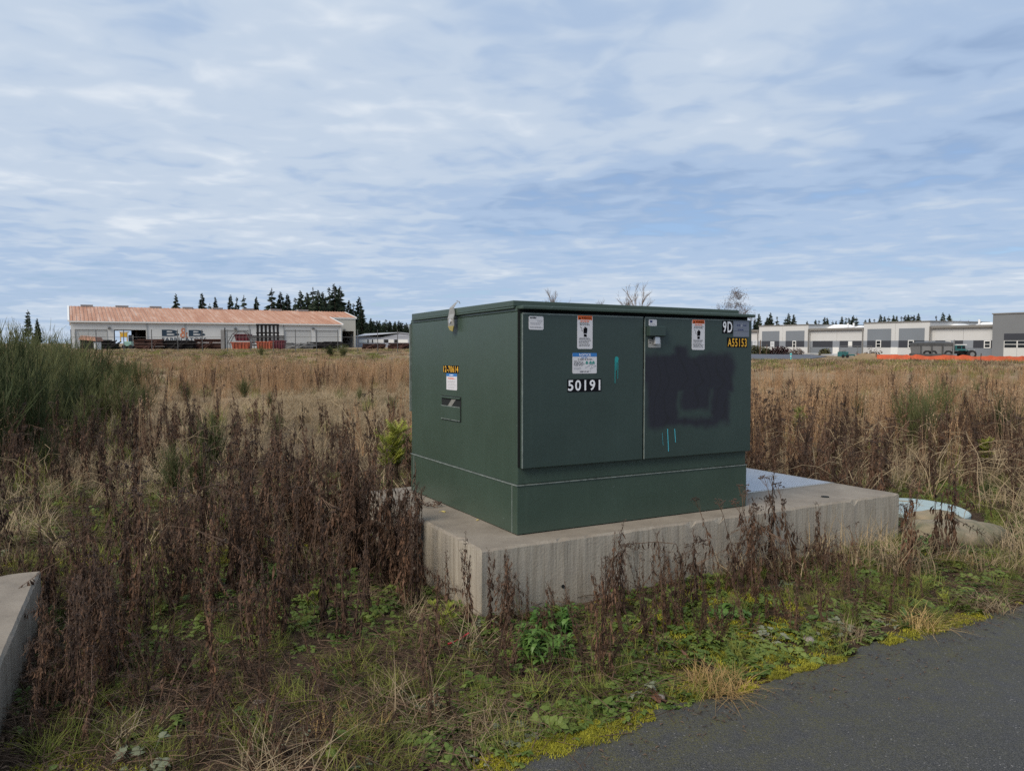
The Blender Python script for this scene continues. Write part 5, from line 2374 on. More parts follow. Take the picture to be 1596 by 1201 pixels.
def dead_weed(seed, tall=True, stems=None, heads='shaggy'):
    """dried herb about 1 m high: stem(s), crumpled hanging leaves, seed heads"""
    r = random.Random(seed)
    st, lf, hd = MB(), MB(), MB()
    for k in range(stems or r.choice((2, 3, 3, 4) if heads == 'shaggy' else (2, 3, 3))):
        bx, by = r.gauss(0, .035), r.gauss(0, .035)
        az, lean = r.uniform(0, 2 * PI), abs(r.gauss(0, .07 if heads == 'shaggy' else .16))
        H = r.uniform(.72, 1.0)
        path = []
        kink = r.uniform(.45, .8) if r.random() < .28 else 2.0
        for i in range(7):
            t = i / 6
            o = lean * t * t * H
            if t > kink:
                o += (t - kink) * H * .8
            path.append(Vector((bx + math.cos(az) * o + r.gauss(0, .006), by + math.sin(az) * o + r.gauss(0, .006), (H * t if t <= kink else H * (kink - .5 * (t - kink))) - .03 * (t == 0))))
        st.tube(path, [.0050 - .0032 * i / 6 for i in range(7)], 4, cap=False)

        def at(t):
            x = min(max(t, 0), .999) * 6
            i = int(x)
            return path[i].lerp(path[i + 1], x - i)
        for i in range(46 if heads == 'shaggy' else 30):
            t = r.uniform(.06, .95) if heads == 'shaggy' else r.uniform(.05, .85)
            a = r.uniform(0, 2 * PI)
            p = at(t)
            L_ = r.uniform(.05, .125) * (1.15 - .55 * t)
            d = Vector((math.cos(a) * r.uniform(.02, .45), math.sin(a) * r.uniform(.02, .45), r.uniform(-1.4, -.5)))
            e = d.normalized()
            p1 = p + Vector((math.cos(a), math.sin(a), .3)) * L_ * .14
            # curled leaf: two crumpled pieces
            lf.leaf(p, Vector((math.cos(a), math.sin(a), r.uniform(-.2, .6))), L_ * .22, L_ * .14, bend=r.uniform(-.2, .5))
            lf.leaf(p1, e, L_ * .85, L_ * r.uniform(.12, .26), up=Vector((r.uniform(-1, 1), r.uniform(-1, 1), .2)), bend=r.uniform(-.5, .6))
        if heads == 'shaggy':
            for i in range(16):
                t = r.uniform(.62, 1.0)
                p = at(t)
                a = r.uniform(0, 2 * PI)
                L_ = r.uniform(.03, .09)
                d = Vector((math.cos(a) * .5, math.sin(a) * .5, r.uniform(.3, 1.0)))
                e = p + d * L_
                st.tube([p, p + d * L_ * .5, e], [.0016, .0013, .001], 3, cap=False)
                for q in range(4):
                    c = p + d * L_ * r.uniform(.3, 1.0)
                    hd.leaf(c, Vector((r.gauss(0, 1), r.gauss(0, 1), r.uniform(-.8, .6))), .014, .008)
        else:
            top = at(1.0)
            for i in range(8):
                a = r.uniform(0, 2 * PI)
                p = at(r.uniform(.84, .97))
                e = top + Vector((math.cos(a), math.sin(a), 0)) * r.uniform(.015, .055) + Vector((0, 0, r.uniform(-.03, .02)))
                st.tube([p, p.lerp(e, .55) + Vector((math.cos(a), math.sin(a), 0)) * .008, e], [.0015, .0012, .001], 3, cap=False)
                for q in range(4):
                    hd.octa(e + Vector((r.gauss(0, .008), r.gauss(0, .008), r.gauss(0, .004))), r.uniform(.005, .0085))
    return st, lf, hd


def merge(name, parts):
    """one mesh out of several MBs with their materials"""
    m_ = MB()
    for mb, mat in parts:
        b = len(m_.v)
        k = m_.m(mat)
        m_.v += mb.v
        m_.f += [tuple(b + i for i in f) for f in mb.f]
        m_.mi += [k] * len(mb.f)
    return m_.mesh(name)


WEED_MB = [dead_weed(100 + i) for i in range(14)]
TANSY_MB = [dead_weed(200 + i, heads='button') for i in range(5)]


def grass_tuft(seed, n, h, spread, lean, w, curl=1.0, segs=3):
    r = random.Random(seed)
    mb = MB()
    for i in range(n):
        a = r.uniform(0, 2 * PI)
        q = spread * math.sqrt(r.random())
        b = r.uniform(0, 2 * PI)
        mb.blade((q * math.cos(a), q * math.sin(a), -.01), b, h * r.uniform(.45, 1.1), lean * r.uniform(.2, 1.5), w * r.uniform(.6, 1.3), curl, segs)
    return mb


def seedy_grass(seed, n, h):
    """tall upright dry grass with feathery tops"""
    r = random.Random(seed)
    mb = grass_tuft(seed, n, h * .7, .16, .5, .007)
    for i in range(n // 3):
        a = r.uniform(0, 2 * PI)
        q = .16 * math.sqrt(r.random())
        x, y = q * math.cos(a), q * math.sin(a)
        H = h * r.uniform(.75, 1.1)
        lx, ly = r.gauss(0, .07) * H, r.gauss(0, .07) * H
        mb.tube([(x, y, 0), (x + lx * .4, y + ly * .4, H * .6), (x + lx, y + ly, H)], [.0022, .002, .001], 3, cap=False)
        for k in range(6):
            t = r.uniform(.78, 1.0)
            p = Vector((x + lx * t, y + ly * t, H * t))
            mb.leaf(p, Vector((r.gauss(0, .5), r.gauss(0, .5), r.uniform(.1, 1))), .045, .012)
    return mb


def rosette(seed, n, L_, w, lift):
    r = random.Random(seed)
    mb = MB()
    for i in range(n):
        a = r.uniform(0, 2 * PI)
        z = lift * r.uniform(.2, 1.2)
        q = r.uniform(0, .05)
        st = Vector((math.cos(a) * q, math.sin(a) * q, 0))
        d = Vector((math.cos(a), math.sin(a), z))
        e = st + d * L_ * r.uniform(.25, .8)
        mb.tube([st, e], .0012, 3, cap=False)
        for s_ in range(3):
            aa = a + (s_ - 1) * .8 + r.gauss(0, .15)
            mb.leaf(e, Vector((math.cos(aa), math.sin(aa), r.uniform(-.25, .35))), L_ * r.uniform(.4, .7), w * r.uniform(.7, 1.2), bend=r.uniform(.05, .35))
    return mb


def lying(seed, n, span=.35):
    r = random.Random(seed)
    mb = MB()
    for i in range(n):
        a = r.uniform(0, PI)
        L_ = r.uniform(.08, .42)
        c = Vector((r.uniform(-span, span), r.uniform(-span, span), r.uniform(.004, .07)))
        d = Vector((math.cos(a), math.sin(a), r.gauss(0, .07))) * L_ * .5
        k = Vector((r.gauss(0, .02), r.gauss(0, .02), r.uniform(0, .03)))
        mb.tube([c - d, c + k, c + d], [.0026, .0024, .0014], 3, cap=False)
    for i in range(n):
        p = Vector((r.uniform(-span, span), r.uniform(-span, span), r.uniform(.003, .03)))
        mb.leaf(p, Vector((r.gauss(0, 1), r.gauss(0, 1), r.gauss(0, .2))), r.uniform(.02, .06), r.uniform(.006, .02), bend=r.uniform(-.3, .5))
    return mb


def fern_weed(seed, n=12, L_=.09):
    """young feathery weed"""
    r = random.Random(seed)
    mb = MB()
    for i in range(n):
        a = r.uniform(0, 2 * PI)
        d = Vector((math.cos(a) * .7, math.sin(a) * .7, r.uniform(.5, 1.6))).normalized()
        l = L_ * r.uniform(.6, 1.3)
        s_ = d.cross(Vector((0, 0, 1))).normalized()
        for k in range(6):
            t = .25 + .13 * k
            p = d * l * t + Vector((0, 0, -.15 * l * t * t))
            for sg_ in (-1, 1):
                mb.leaf(p, s_ * sg_ + d * .7, l * .32 * (1.1 - .6 * t), l * .09, bend=.2)
        mb.tube([Vector((0, 0, -.01)), d * l], .0012, 3, cap=False)
    return mb


def moss_tuft(seed):
    r = random.Random(seed)
    mb = MB()
    for i in range(90):
        a = r.uniform(0, 2 * PI)
        q = .07 * math.sqrt(r.random())
        mb.blade((q * math.cos(a), q * math.sin(a), 0), r.uniform(0, 2 * PI), r.uniform(.012, .028), .9, .006, 1.0, 2)
    return mb


def broom_mb(seed, n=62):
    """upright bush of thin green whips, 1 m high"""
    r = random.Random(seed)
    tw_, st = MB(), MB()
    for i in range(n):
        az = r.uniform(0, 2 * PI)
        lean = abs(r.gauss(0, .33))
        H = r.uniform(.5, 1.02) * (1 - .35 * min(lean, .8))
        bx, by = r.gauss(0, .05), r.gauss(0, .05)
        path = []
        for k in range(5):
            t = k / 4
            o = lean * H * t ** 1.25
            path.append(Vector((bx + math.cos(az) * o + r.gauss(0, .012), by + math.sin(az) * o + r.gauss(0, .012), H * t)))
        (st if i % 5 == 0 else tw_).tube(path, [.0065, .005, .004, .0028, .001], 3, cap=False)
        for j in range(9):
            t = r.uniform(.3, .95)
            x = t * 4
            q = int(x)
            p = path[q].lerp(path[q + 1], x - q)
            d = (path[min(q + 1, 4)] - path[q]).normalized() + Vector((r.gauss(0, .35), r.gauss(0, .35), .15))
            L_ = r.uniform(.12, .32) * (1.15 - t * .5)
            e = p + d.normalized() * L_
            tw_.tube([p, p.lerp(e, .5) + Vector((r.gauss(0, .006), r.gauss(0, .006), 0)), e], [.0028, .0022, .0009], 3, cap=False)
    return tw_.mesh('twigs', 'broom_twig'), st.mesh('stems', 'broom_stem')


BROOM = [broom_mb(300 + i) for i in range(5)]


# ------------------------------------------------------------------ scatter (countless small plants: one object per kind)


def scatter(name, label, cat, protos, pts, rots, scls, idx):
    """points carry rotation, scale and the prototype number; the prototypes are instanced on them"""
    col = bpy.data.collections.new(name + '_kinds')
    for i, me in enumerate(protos):
        col.objects.link(bpy.data.objects.new('%s_kind_%02d' % (name, i), me))
    me = bpy.data.meshes.new(name)
    n = len(pts)
    me.vertices.add(n)
    me.vertices.foreach_set('co', np.asarray(pts, np.float32).ravel())
    for nm, ty, dat, key in (('rot', 'FLOAT_VECTOR', rots, 'vector'), ('scl', 'FLOAT_VECTOR', scls, 'vector'), ('kind_no', 'INT', idx, 'value')):
        at_ = me.attributes.new(nm, ty, 'POINT')
        at_.data.foreach_set(key, np.asarray(dat, np.int32 if ty == 'INT' else np.float32).ravel())
    o = mesh_obj(name, me)
    tag(o, label, cat, None, 'stuff')
    nt = bpy.data.node_groups.new(name + '_scatter', 'GeometryNodeTree')
    nt.interface.new_socket('Geometry', in_out='INPUT', socket_type='NodeSocketGeometry')
    nt.interface.new_socket('Geometry', in_out='OUTPUT', socket_type='NodeSocketGeometry')
    N, L = nt.nodes.new, nt.links.new
    gi, go = N('NodeGroupInput'), N('NodeGroupOutput')
    ci = N('GeometryNodeCollectionInfo')
    ci.inputs['Collection'].default_value = col
    ci.inputs['Separate Children'].default_value = True
    ci.inputs['Reset Children'].default_value = True
    iop = N('GeometryNodeInstanceOnPoints')
    iop.inputs['Pick Instance'].default_value = True

    def attr(nm, ty):
        a = N('GeometryNodeInputNamedAttribute')
        a.data_type = ty
        a.inputs['Name'].default_value = nm
        return a.outputs[0]
    e2r = N('FunctionNodeEulerToRotation')
    L(attr('rot', 'FLOAT_VECTOR'), e2r.inputs[0])
    L(gi.outputs[0], iop.inputs['Points'])
    L(ci.outputs[0], iop.inputs['Instance'])
    L(attr('kind_no', 'INT'), iop.inputs['Instance Index'])
    L(e2r.outputs[0], iop.inputs['Rotation'])
    L(attr('scl', 'FLOAT_VECTOR'), iop.inputs['Scale'])
    L(iop.outputs[0], go.inputs[0])
    md = o.modifiers.new('scatter', 'NODES')
    md.node_group = nt
    return o


rs = np.random.default_rng(12)


def fbm(x, y, s, seed):
    q = np.random.default_rng(seed)
    v = np.zeros_like(x)
    for k in range(4):
        f = s * 2 ** k
        for j in range(3):
            a, ph = q.uniform(0, 2 * PI), q.uniform(0, 2 * PI)
            v += np.sin((x * math.cos(a) + y * math.sin(a)) * f * q.uniform(.7, 1.4) + ph) / (2 ** k * 3)
    return v          # about -1..1


BOULDER = at_z(1510, 850, 0) + Vector((0, .2, 0))
LID = at_z(1436, 796, .03)


def clear(x, y, marg=0.03):
    """True where a plant may stand: off the road, the pads and the boulder"""
    ok = (x - E0.x) * ENRM.x + (y - E0.y) * ENRM.y > marg
    dx, dy = x + .1701, y - 4.1869
    u, v = dx * LX.x + dy * LX.y, dx * LY.x + dy * LY.y
    ok &= ~((u > -marg) & (u < PL + marg) & (v > -marg) & (v < PD + marg))
    dx, dy = x - LPC[0], y - LPC[1]
    u, v = dx * LX.x + dy * LX.y, dx * LY.x + dy * LY.y
    ok &= ~((u > -2.5) & (u < marg) & (v > -2.1) & (v < marg))
    ok &= ((x - BOULDER.x) / .52) ** 2 + ((y - BOULDER.y + .02) / .42) ** 2 > 1
    ok &= ((x - LID.x) / .48) ** 2 + ((y - LID.y + .1) / .5) ** 2 > 1
    return ok


def cloud(n, y0, y1, power=1.0, margin=1.25):
    """n random ground points in the view wedge between two distances; power 1 = even per area"""
    yy = (y0 ** (power + 1) + rs.random(n) * (y1 ** (power + 1) - y0 ** (power + 1))) ** (1 / (power + 1))
    xx = (rs.random(n) * 2 - 1) * (.685 * margin) * yy + rs.normal(0, .3, n)
    return xx, yy


def px_of(x, y, z=0.0):
    return CX + F * x / y, HOR + F * (HC - z) / y


def finish(name, label, cat, protos, x, y, smin, smax, tilt=.08, zoff=0.0, sz=(.9, 1.1), hmul=None):
    n = len(x)
    z = hz(x, y) + zoff
    rot = np.stack([rs.normal(0, tilt, n), rs.normal(0, tilt, n), rs.uniform(0, 2 * PI, n)], 1)
    s = rs.uniform(smin, smax, n)
    if hmul is not None:
        s = s * hmul
    scl = np.stack([s, s, s * rs.uniform(sz[0], sz[1], n)], 1)
    return scatter(name, label, cat, protos, np.stack([x, y, z], 1), rot, scl, rs.integers(0, len(protos), n))


WEEDS = [merge('weed', ((a, 'dead_stem'), (b, 'russet_leaf' if i % 3 == 1 else 'dead_leaf'), (c, 'dead_seed'))) for i, (a, b, c) in enumerate(WEED_MB)]
TANSY = [merge('tansy', ((a, 'dead_stem'), (b, 'dead_leaf'), (c, 'dead_seed'))) for a, b, c in TANSY_MB]


def weed_density(x, y):
    """how thickly the brown stalks stand at a ground point, 0..1, read off the photograph"""
    px, py = px_of(x, y)
    f = fbm(x, y, .8, 5)
    g = fbm(x, y, .22, 6)
    left = (px < 745) & (x < 1.6)
    d = np.zeros_like(x)
    near = sstep(3.1, 3.8, y) * (1 - sstep(6.2, 7.6, y))
    d = np.where(left, near * np.clip(.20 + .28 * f, .03, .5), d)
    mid = sstep(6.2, 7.6, y) * (1 - sstep(26, 34, y))
    d = np.where(left, np.maximum(d, mid * np.where(y > 13, np.clip(.13 + .6 * g + .2 * f, .02, .6), np.clip(.0 + .24 * g + .14 * f, .02, .4))), d)
    # bare tan patch beside the cabinet
    patch = np.exp(-(((px - 515) / 150) ** 2 + ((py - 650) / 48) ** 2))
    d = np.where(left, d * (1 - .96 * patch), d)
    # thin out at the bottom left, along the verge
    e = (x - E0.x) * ENRM.x + (y - E0.y) * ENRM.y
    d = np.where(left & (e < 1.1) & (px > 170), d * sstep(.55, 1.15, e), d)
    d = np.where(left & (px < 190) & (y < 4.6) & (y > 2.6), np.clip(.35 + .5 * f, .1, .8), d)
    dx, dy = x + .1701, y - 4.1869
    uu, vv = dx * LX.x + dy * LX.y, dx * LY.x + dy * LY.y
    d = np.where((uu > -1.5) & (uu < 0) & (vv > .75) & (vv < 3.4), np.clip(.40 + .35 * f, .15, .8), d)
    d = np.where((uu > -.7) & (uu < 0) & (vv > -.9) & (vv < .75), d * .12, d)
    right = ~left & (y > 5)
    rr = sstep(5.5, 7, y) * (1 - sstep(17, 26, y))
    d = np.where(right, rr * np.clip(.17 + .42 * f, .04, .8) * np.where(y > 11, .55, 1.0), d)
    front = ~left & (y <= 7) & (e > .35)
    dx, dy = x + .1701, y - 4.1869
    v = dx * LY.x + dy * LY.y
    d = np.where(front & (v < 0), .14 * np.clip(.35 + .7 * f, 0, 1), d)
    return d


def thin(x, y, dens):
    k = (rs.random(len(x)) < dens) & clear(x, y)
    return x[k], y[k]


# dead weeds: the 300 that stand nearest become things of their own, the rest is one mass
x, y = cloud(5600, 2.6, 12.5, 1.0)
x, y = thin(x, y, weed_density(x, y))
x2, y2 = cloud(12000, 12.5, 36, .6)
x2, y2 = thin(x2, y2, weed_density(x2, y2))
inview = np.abs(x / y) < .70
order = np.argsort(np.where(inview, y, 1e9))
NI = 270
near_i, rest = order[:NI], order[NI:]
xr, yr = np.concatenate([x[rest], x2]), np.concatenate([y[rest], y2])
finish('dead_weeds', 'mass of dark brown dead weed stalks across the field', 'weeds', WEEDS, xr, yr, .42, .9, .08)

PART = []
for i, (a, b, c) in enumerate(WEED_MB + TANSY_MB):
    PART.append((a.mesh('stem', 'dead_stem'), b.mesh('dry_leaves', 'russet_leaf' if i % 3 == 1 else 'dead_leaf'), c.mesh('seed_head', 'dead_seed')))


def weed_thing(p, h, var, lab, grp=None, tilt=0.06):
    o = empty('dead_weed', p)
    o.rotation_euler = (rnd.gauss(0, tilt), rnd.gauss(0, tilt), rnd.uniform(0, 6.28))
    o.scale = (h * .95, h * .95, h)
    tag(o, lab, 'dead weed', grp)
    for nm, me in zip(('stem', 'dry_leaves', 'seed_head'), PART[var]):
        q = mesh_obj(nm, me, o)
        if nm != 'stem':
            q['kind'] = 'stuff'
    return o


for i in near_i:
    weed_thing((x[i], y[i], float(hz(x[i], y[i]))), (rnd.uniform(.36, .80) if y[i] < 4.9 else rnd.uniform(.5, .92)) * (1 if y[i] > 4 else .8), rnd.randrange(14), 'dark brown dead weed stalk in the thicket nearest the camera', 'dead weed stalks near the camera')

# the ones that stand out against the pad and cabinet
hero = [(703, 962, 836, 2, 'dead weed stalk against the pad\'s left side, left of the corner', 0), (729, 978, 826, 5, 'tall shaggy dead weed just left of the pad\'s near corner', 0),
        (768, 985, 852, 1, 'shaggy dead weed right in front of the pad\'s near corner', 0), (778, 990, 870, 6, 'shorter shaggy dead weed beside the one at the pad corner', 0),
        (803, 968, 853, 3, 'straight dead weed stalk right of the pad corner', 0), (824, 972, 893, 4, 'small reddish dead weed behind the green leafy clump', 0),
        (955, 940, 857, 14, 'dead weed with button heads left of the pair on the pad front', 1), (973, 948, 853, 15, 'twin-stemmed button-headed dead weed midway along the pad front', 1),
        (994, 938, 860, 16, 'dead weed with round heads right of the twin-stemmed one', 1), (1072, 945, 772, 17, 'tall dead weed reaching the cabinet skirt on the pad front', 1),
        (1086, 940, 800, 2, 'shaggy leaning dead weed under the right cabinet door', 0), (1122, 930, 790, 14, 'dead weed before the cabinet\'s right bottom corner', 1),
        (1142, 925, 757, 18, 'tallest dead weed at the cabinet\'s right bottom corner', 1), (1163, 920, 775, 15, 'dead weed left of the clump before the hatch cover', 1),
        (1182, 915, 765, 16, 'dead weed with dark heads overlapping the hatch cover', 1), (1202, 908, 772, 17, 'second dead weed overlapping the hatch cover', 1),
        (1222, 905, 758, 14, 'third dead weed overlapping the hatch cover', 1), (1240, 898, 752, 18, 'rightmost dead weed of the clump over the hatch cover', 1),
        (1300, 905, 842, 15, 'small dead weed before the right third of the pad front', 1), (1345, 880, 812, 16, 'thin dead weed near the right end of the pad front', 1),
        (1418, 892, 793, 14, 'left dead weed at the pad\'s right corner by the boulder', 1), (1436, 886, 795, 17, 'right dead weed at the pad\'s right corner by the boulder', 1),
        (1285, 975, 880, 3, 'dead weed in the green verge below the pad\'s right half', 0), (1240, 990, 895, 6, 'dead weed in the green verge nearest the straw tuft', 0),
        (1055, 985, 880, 1, 'dense dead weed in the verge below the cabinet\'s right door', 0), (1000, 1000, 920, 5, 'low dead weed in the middle of the verge', 0)]
for px, pb, pt, var, lab, kind in hero:
    p = at_z(px, pb, 0.02)
    h = (pb - pt) / F * p.y * 1.05
    weed_thing(p, h * (1.08 if kind else 1), var, lab, None, .12 if kind else .05)

rr_ = random.Random(77)
for k in range(30):
    px = rr_.uniform(548, 652)
    base = 972 - (752 - px) * .62 + rr_.uniform(6, 48)
    q = at_z(px, base, .01)
    weed_thing(q, rr_.uniform(.62, .95) * (1.0 if px < 630 else .8), rr_.randrange(14), 'tall dead weed stalk hiding the rear left corner of the cabinet pad', 'tall stalks at the rear left of the cabinet pad', .05)
for k in range(22):
    u_, v_ = rr_.uniform(.05, .35), -rr_.uniform(-.15, 1.5)
    q = Vector(LPC) + LX * u_ + LY * v_
    weed_thing((q.x, q.y, float(hz(q.x, q.y))), rr_.uniform(.22, .5), rr_.randrange(14), 'short dead weed growing against the left concrete pad', 'short weeds against the left concrete pad', .1)

# tansy-like ones mixed in behind the pad and at the verge
xa, ya = cloud(2600, 4.0, 14, .8)
xa, ya = thin(xa, ya, weed_density(xa, ya) * .55)
finish('button_weeds', 'dead button-headed weeds mixed among the brown stalks', 'weeds', TANSY, xa, ya, .45, .95, .08)

# short brown dead weeds along the verge
xa, ya = cloud(3800, 2.7, 7, .3)
ee = (xa - E0.x) * ENRM.x + (ya - E0.y) * ENRM.y
xa, ya = thin(xa, ya, np.clip(.25 + .6 * fbm(xa, ya, 1.8, 36), .02, .9) * sstep(.12, .5, ee))
finish('short_dead_weeds', 'short brown dead weeds and sprigs along the verge', 'weeds', WEEDS + TANSY, xa, ya, .12, .34, .25)

# grasses
TAN = [seedy_grass(400 + i, 44, .85).mesh('tan', 'tan_grass') for i in range(3)] + [seedy_grass(410 + i, 44, .9).mesh('orange', 'orange_grass') for i in range(3)]
PALE = [grass_tuft(420 + i, 60, .34, .17, 1.0, .006).mesh('pale', 'pale_grass') for i in range(4)]
GREEN = [grass_tuft(430 + i, 46, .20, .07, .8, .0045).mesh('green', 'green_grass') for i in range(4)]
LITTER = [lying(440 + i, 26).mesh('litter', 'litter') for i in range(5)]
COVER = [rosette(450 + i, 15, .075, .032, .5).mesh('cover', 'cover_leaf') for i in range(5)]
GREY = [rosette(460 + i, 12, .06, .022, .8).mesh('grey', 'grey_leaf') for i in range(2)]
LIME = [fern_weed(470 + i).mesh('lime', 'lime_leaf') for i in range(3)] + [fern_weed(475 + i).mesh('lime2', 'lance_leaf') for i in range(2)]
MOSS = [moss_tuft(480 + i).mesh('moss', 'moss_tip') for i in range(4)]

# tall tan grass of the open field
x, y = cloud(15000, 9, 46, .75)
px, py = px_of(x, y)
f = fbm(x, y, .25, 21)
dens = np.clip(.28 + 1.1 * f, .02, .9) * sstep(8, 13, y)
dens *= 1 - .93 * np.exp(-(((px - 515) / 150) ** 2 + ((py - 648) / 42) ** 2))
dens = np.where(px < 230, dens * .5, dens)
dens = np.where(px > 1000, dens * (1 - sstep(25, 31, y)), dens)
x, y = thin(x, y, dens)
finish('tan_grass', 'tall dry tan grass covering the open field', 'grass', TAN, x, y, .55, 1.0, .10)
# low bleached grass, everywhere between
x, y = cloud(9000, 5, 30, .5)
f = fbm(x, y, .5, 22)
x, y = thin(x, y, np.clip(.55 + .5 * f, .1, 1) * np.where((y < 9) & (x < 1), .55, 1.0))
finish('pale_grass', 'low flattened bleached grass between the stalks', 'grass', PALE, x, y, .6, 1.2, .25)
# short far grass
x, y = cloud(22000, 38, 120, .6)
x, y = thin(x, y, np.clip(.6 + .5 * fbm(x, y, .1, 24), .1, 1) * ~((x / y > .22) & (y > 72)))
FARG = [grass_tuft(490 + i, 60, .32, .5, .8, .03, 1.0, 2).mesh('farg', m_) for i, m_ in enumerate(('pale_grass', 'tan_grass', 'green_grass', 'dead_stem'))]
finish('far_grass', 'short mixed grass at the far side of the field', 'grass', FARG, x, y, .6, 1.3, .1)
# green tufts scattered in the tan field
x, y = cloud(2600, 8, 42, .6)
x, y = thin(x, y, np.clip(.05 + .6 * fbm(x, y, .35, 41), 0, .7))
finish('field_green_tufts', 'green grass tufts scattered through the tan field', 'grass', [grass_tuft(520 + i, 60, .42, .14, .5, .007).mesh('fgt', 'green_grass') for i in range(3)], x, y, .6, 1.3, .1)
# near green grass and leaves
x, y = cloud(5600, 2.3, 9, .35)
e = (x - E0.x) * ENRM.x + (y - E0.y) * ENRM.y
x, y = thin(x, y, np.clip(.35 + .6 * fbm(x, y, 1.1, 25), .05, 1))
finish('green_grass', 'short green grass tufts in the foreground', 'grass', GREEN, x, y, .3, .85, .25)
x, y = cloud(9500, 2.3, 8.5, .3)
e = (x - E0.x) * ENRM.x + (y - E0.y) * ENRM.y
vv = (x + .1701) * LY.x + (y - 4.1869) * LY.y
front = (vv < .1) & (x > -.4)
x, y = thin(x, y, np.where(front, np.clip(.75 + .6 * fbm(x, y, 1.6, 26), .2, 1), np.clip(.46 + .55 * fbm(x, y, 1.3, 27), .08, 1)))
finish('ground_cover', 'low green leafy ground cover on the verge', 'ground cover', COVER, x, y, .35, .85, .25)
x, y = cloud(700, 2.6, 8, .5)
x, y = thin(x, y, np.clip(-.05 + .35 * fbm(x, y, 1.3, 28), 0, 1))
finish('grey_leaves', 'grey green leafy weeds in the foreground', 'ground cover', GREY, x, y, .6, 1.3, .25)
x, y = cloud(900, 2.6, 9, .5)
x, y = thin(x, y, np.clip(.10 + .4 * fbm(x, y, 1.0, 29), 0, 1))
finish('young_weeds', 'feathery young green weeds in the foreground', 'weeds', LIME, x, y, .4, 1.0, .2)
# fallen stalks
x, y = cloud(7000, 2.2, 10, .2)
x, y = thin(x, y, np.where((x < .6), np.clip(.38 + .5 * fbm(x, y, .9, 30) + .35 * (y < 3.9), .1, 1), np.clip(.05 + .3 * fbm(x, y, 1.2, 31), .02, 1)))
finish('fallen_stalks', 'tangle of fallen dead stalks lying on the ground', 'plant litter', LITTER, x, y, .35, .8, .05)
# bleached grass on the near verge
x, y = cloud(1500, 2.2, 6, .3)
px, py = px_of(x, y)
x, y = thin(x, y, np.clip(-.06 + .5 * fbm(x, y, 1.4, 33), 0, .5) * np.where(px < 380, .25, 1.0))
finish('verge_straw', 'bleached straw grass scattered along the verge', 'grass', [grass_tuft(500 + i, 50, .2, .09, 1.5, .004, .6).mesh('vs', 'pale_grass') for i in range(3)], x, y, .6, 1.3, .3)
# bits of straw and leaf blown onto the road edge
n_ = 260
t_ = rs.uniform(-1.2, 4.2, n_)
d_ = -np.abs(rs.normal(0, .16, n_)) - .01
x, y = E0.x + EDIR.x * t_ + ENRM.x * d_, E0.y + EDIR.y * t_ + ENRM.y * d_
BITS = []
for k in range(4):
    q_ = random.Random(600 + k)
    b_ = MB()
    for j in range(3):
        b_.leaf((q_.uniform(-.03, .03), q_.uniform(-.03, .03), .002), Vector((q_.gauss(0, 1), q_.gauss(0, 1), .05)), q_.uniform(.012, .03), q_.uniform(.003, .010), bend=.05)
    BITS.append(b_.mesh('bits', 'litter'))
rt = np.stack([np.zeros(n_), np.zeros(n_), rs.uniform(0, 6.28, n_)], 1)
scatter('road_debris', 'dry leaf and straw bits blown onto the road edge', 'debris', BITS, np.stack([x, y, np.full(n_, .014)], 1), rt, np.ones((n_, 3)) * rs.uniform(.5, 1.2, (n_, 1)), rs.integers(0, 4, n_))
# moss fringe along the broken asphalt edge
n_ = 420
t_ = rs.uniform(-1.2, 4.6, n_)
d_ = rs.normal(-.005, .022, n_)
kp = np.sin(t_ * 5.1) + np.sin(t_ * 2.3 + 1) + rs.normal(0, .4, n_) > .5
t_, d_ = t_[kp], d_[kp]
n_ = len(t_)
x, y = E0.x + EDIR.x * t_ + ENRM.x * d_, E0.y + EDIR.y * t_ + ENRM.y * d_
rt = np.stack([np.zeros(n_), np.zeros(n_), rs.uniform(0, 6.28, n_)], 1)
scatter('moss_fringe', 'thin patchy moss fringe along the broken road edge', 'moss', MOSS, np.stack([x, y, np.full(n_, .012)], 1), rt, np.ones((n_, 3)) * rs.uniform(.3, .75, (n_, 1)), rs.integers(0, len(MOSS), n_))
# dry arching canes behind the pad and boulder
CANES = []
for k in range(4):
    q_ = random.Random(700 + k)
    b_ = MB()
    for j in range(5):
        az = q_.uniform(0, 2 * PI)
        L_ = q_.uniform(.5, 1.1)
        H_ = q_.uniform(.25, .8)
        P_ = [(math.cos(az) * L_ * t * .9 + q_.gauss(0, .02), math.sin(az) * L_ * t * .9 + q_.gauss(0, .02), H_ * (2.2 * t - 1.5 * t * t) - .02) for t in (0, .2, .4, .6, .8, 1)]
        b_.tube(P_, [.005, .0045, .004, .0035, .0028, .0015], 4, cap=False)
    CANES.append(b_.mesh('cane', 'pale_grass'))
x, y = cloud(900, 6.3, 12, .5)
px, py = px_of(x, y)
x, y = thin(x, y, np.where((px > 1260) & (px < 1700), .42, .05))
finish('dry_canes', 'pale dry arching canes tangled among the weeds', 'plant litter', CANES, x, y, .5, 1.0, .15)
# moss in the foreground soil
x, y = cloud(9000, 2.2, 6.5, .2)
x, y = thin(x, y, np.clip(-.28 + 1.0 * fbm(x, y, 1.7, 34), 0, .7))
finish('moss_carpet', 'yellow green moss patches on the bare soil', 'moss', MOSS, x, y, .6, 1.1, .1)

# ------------------------------------------------------------------ single plants


def broom(px, ptop, D, var, lab, grp, wide=1.0):
    p = at_far(px, D)
    h = zpx(ptop, D) - p.z
    o = empty('broom_bush', p, rnd.uniform(0, 6))
    tag(o, lab, 'broom bush', grp)
    o.scale = (h * wide, h * wide, h)
    mesh_obj('twigs', BROOM[var][0], o)
    mesh_obj('stems', BROOM[var][1], o)


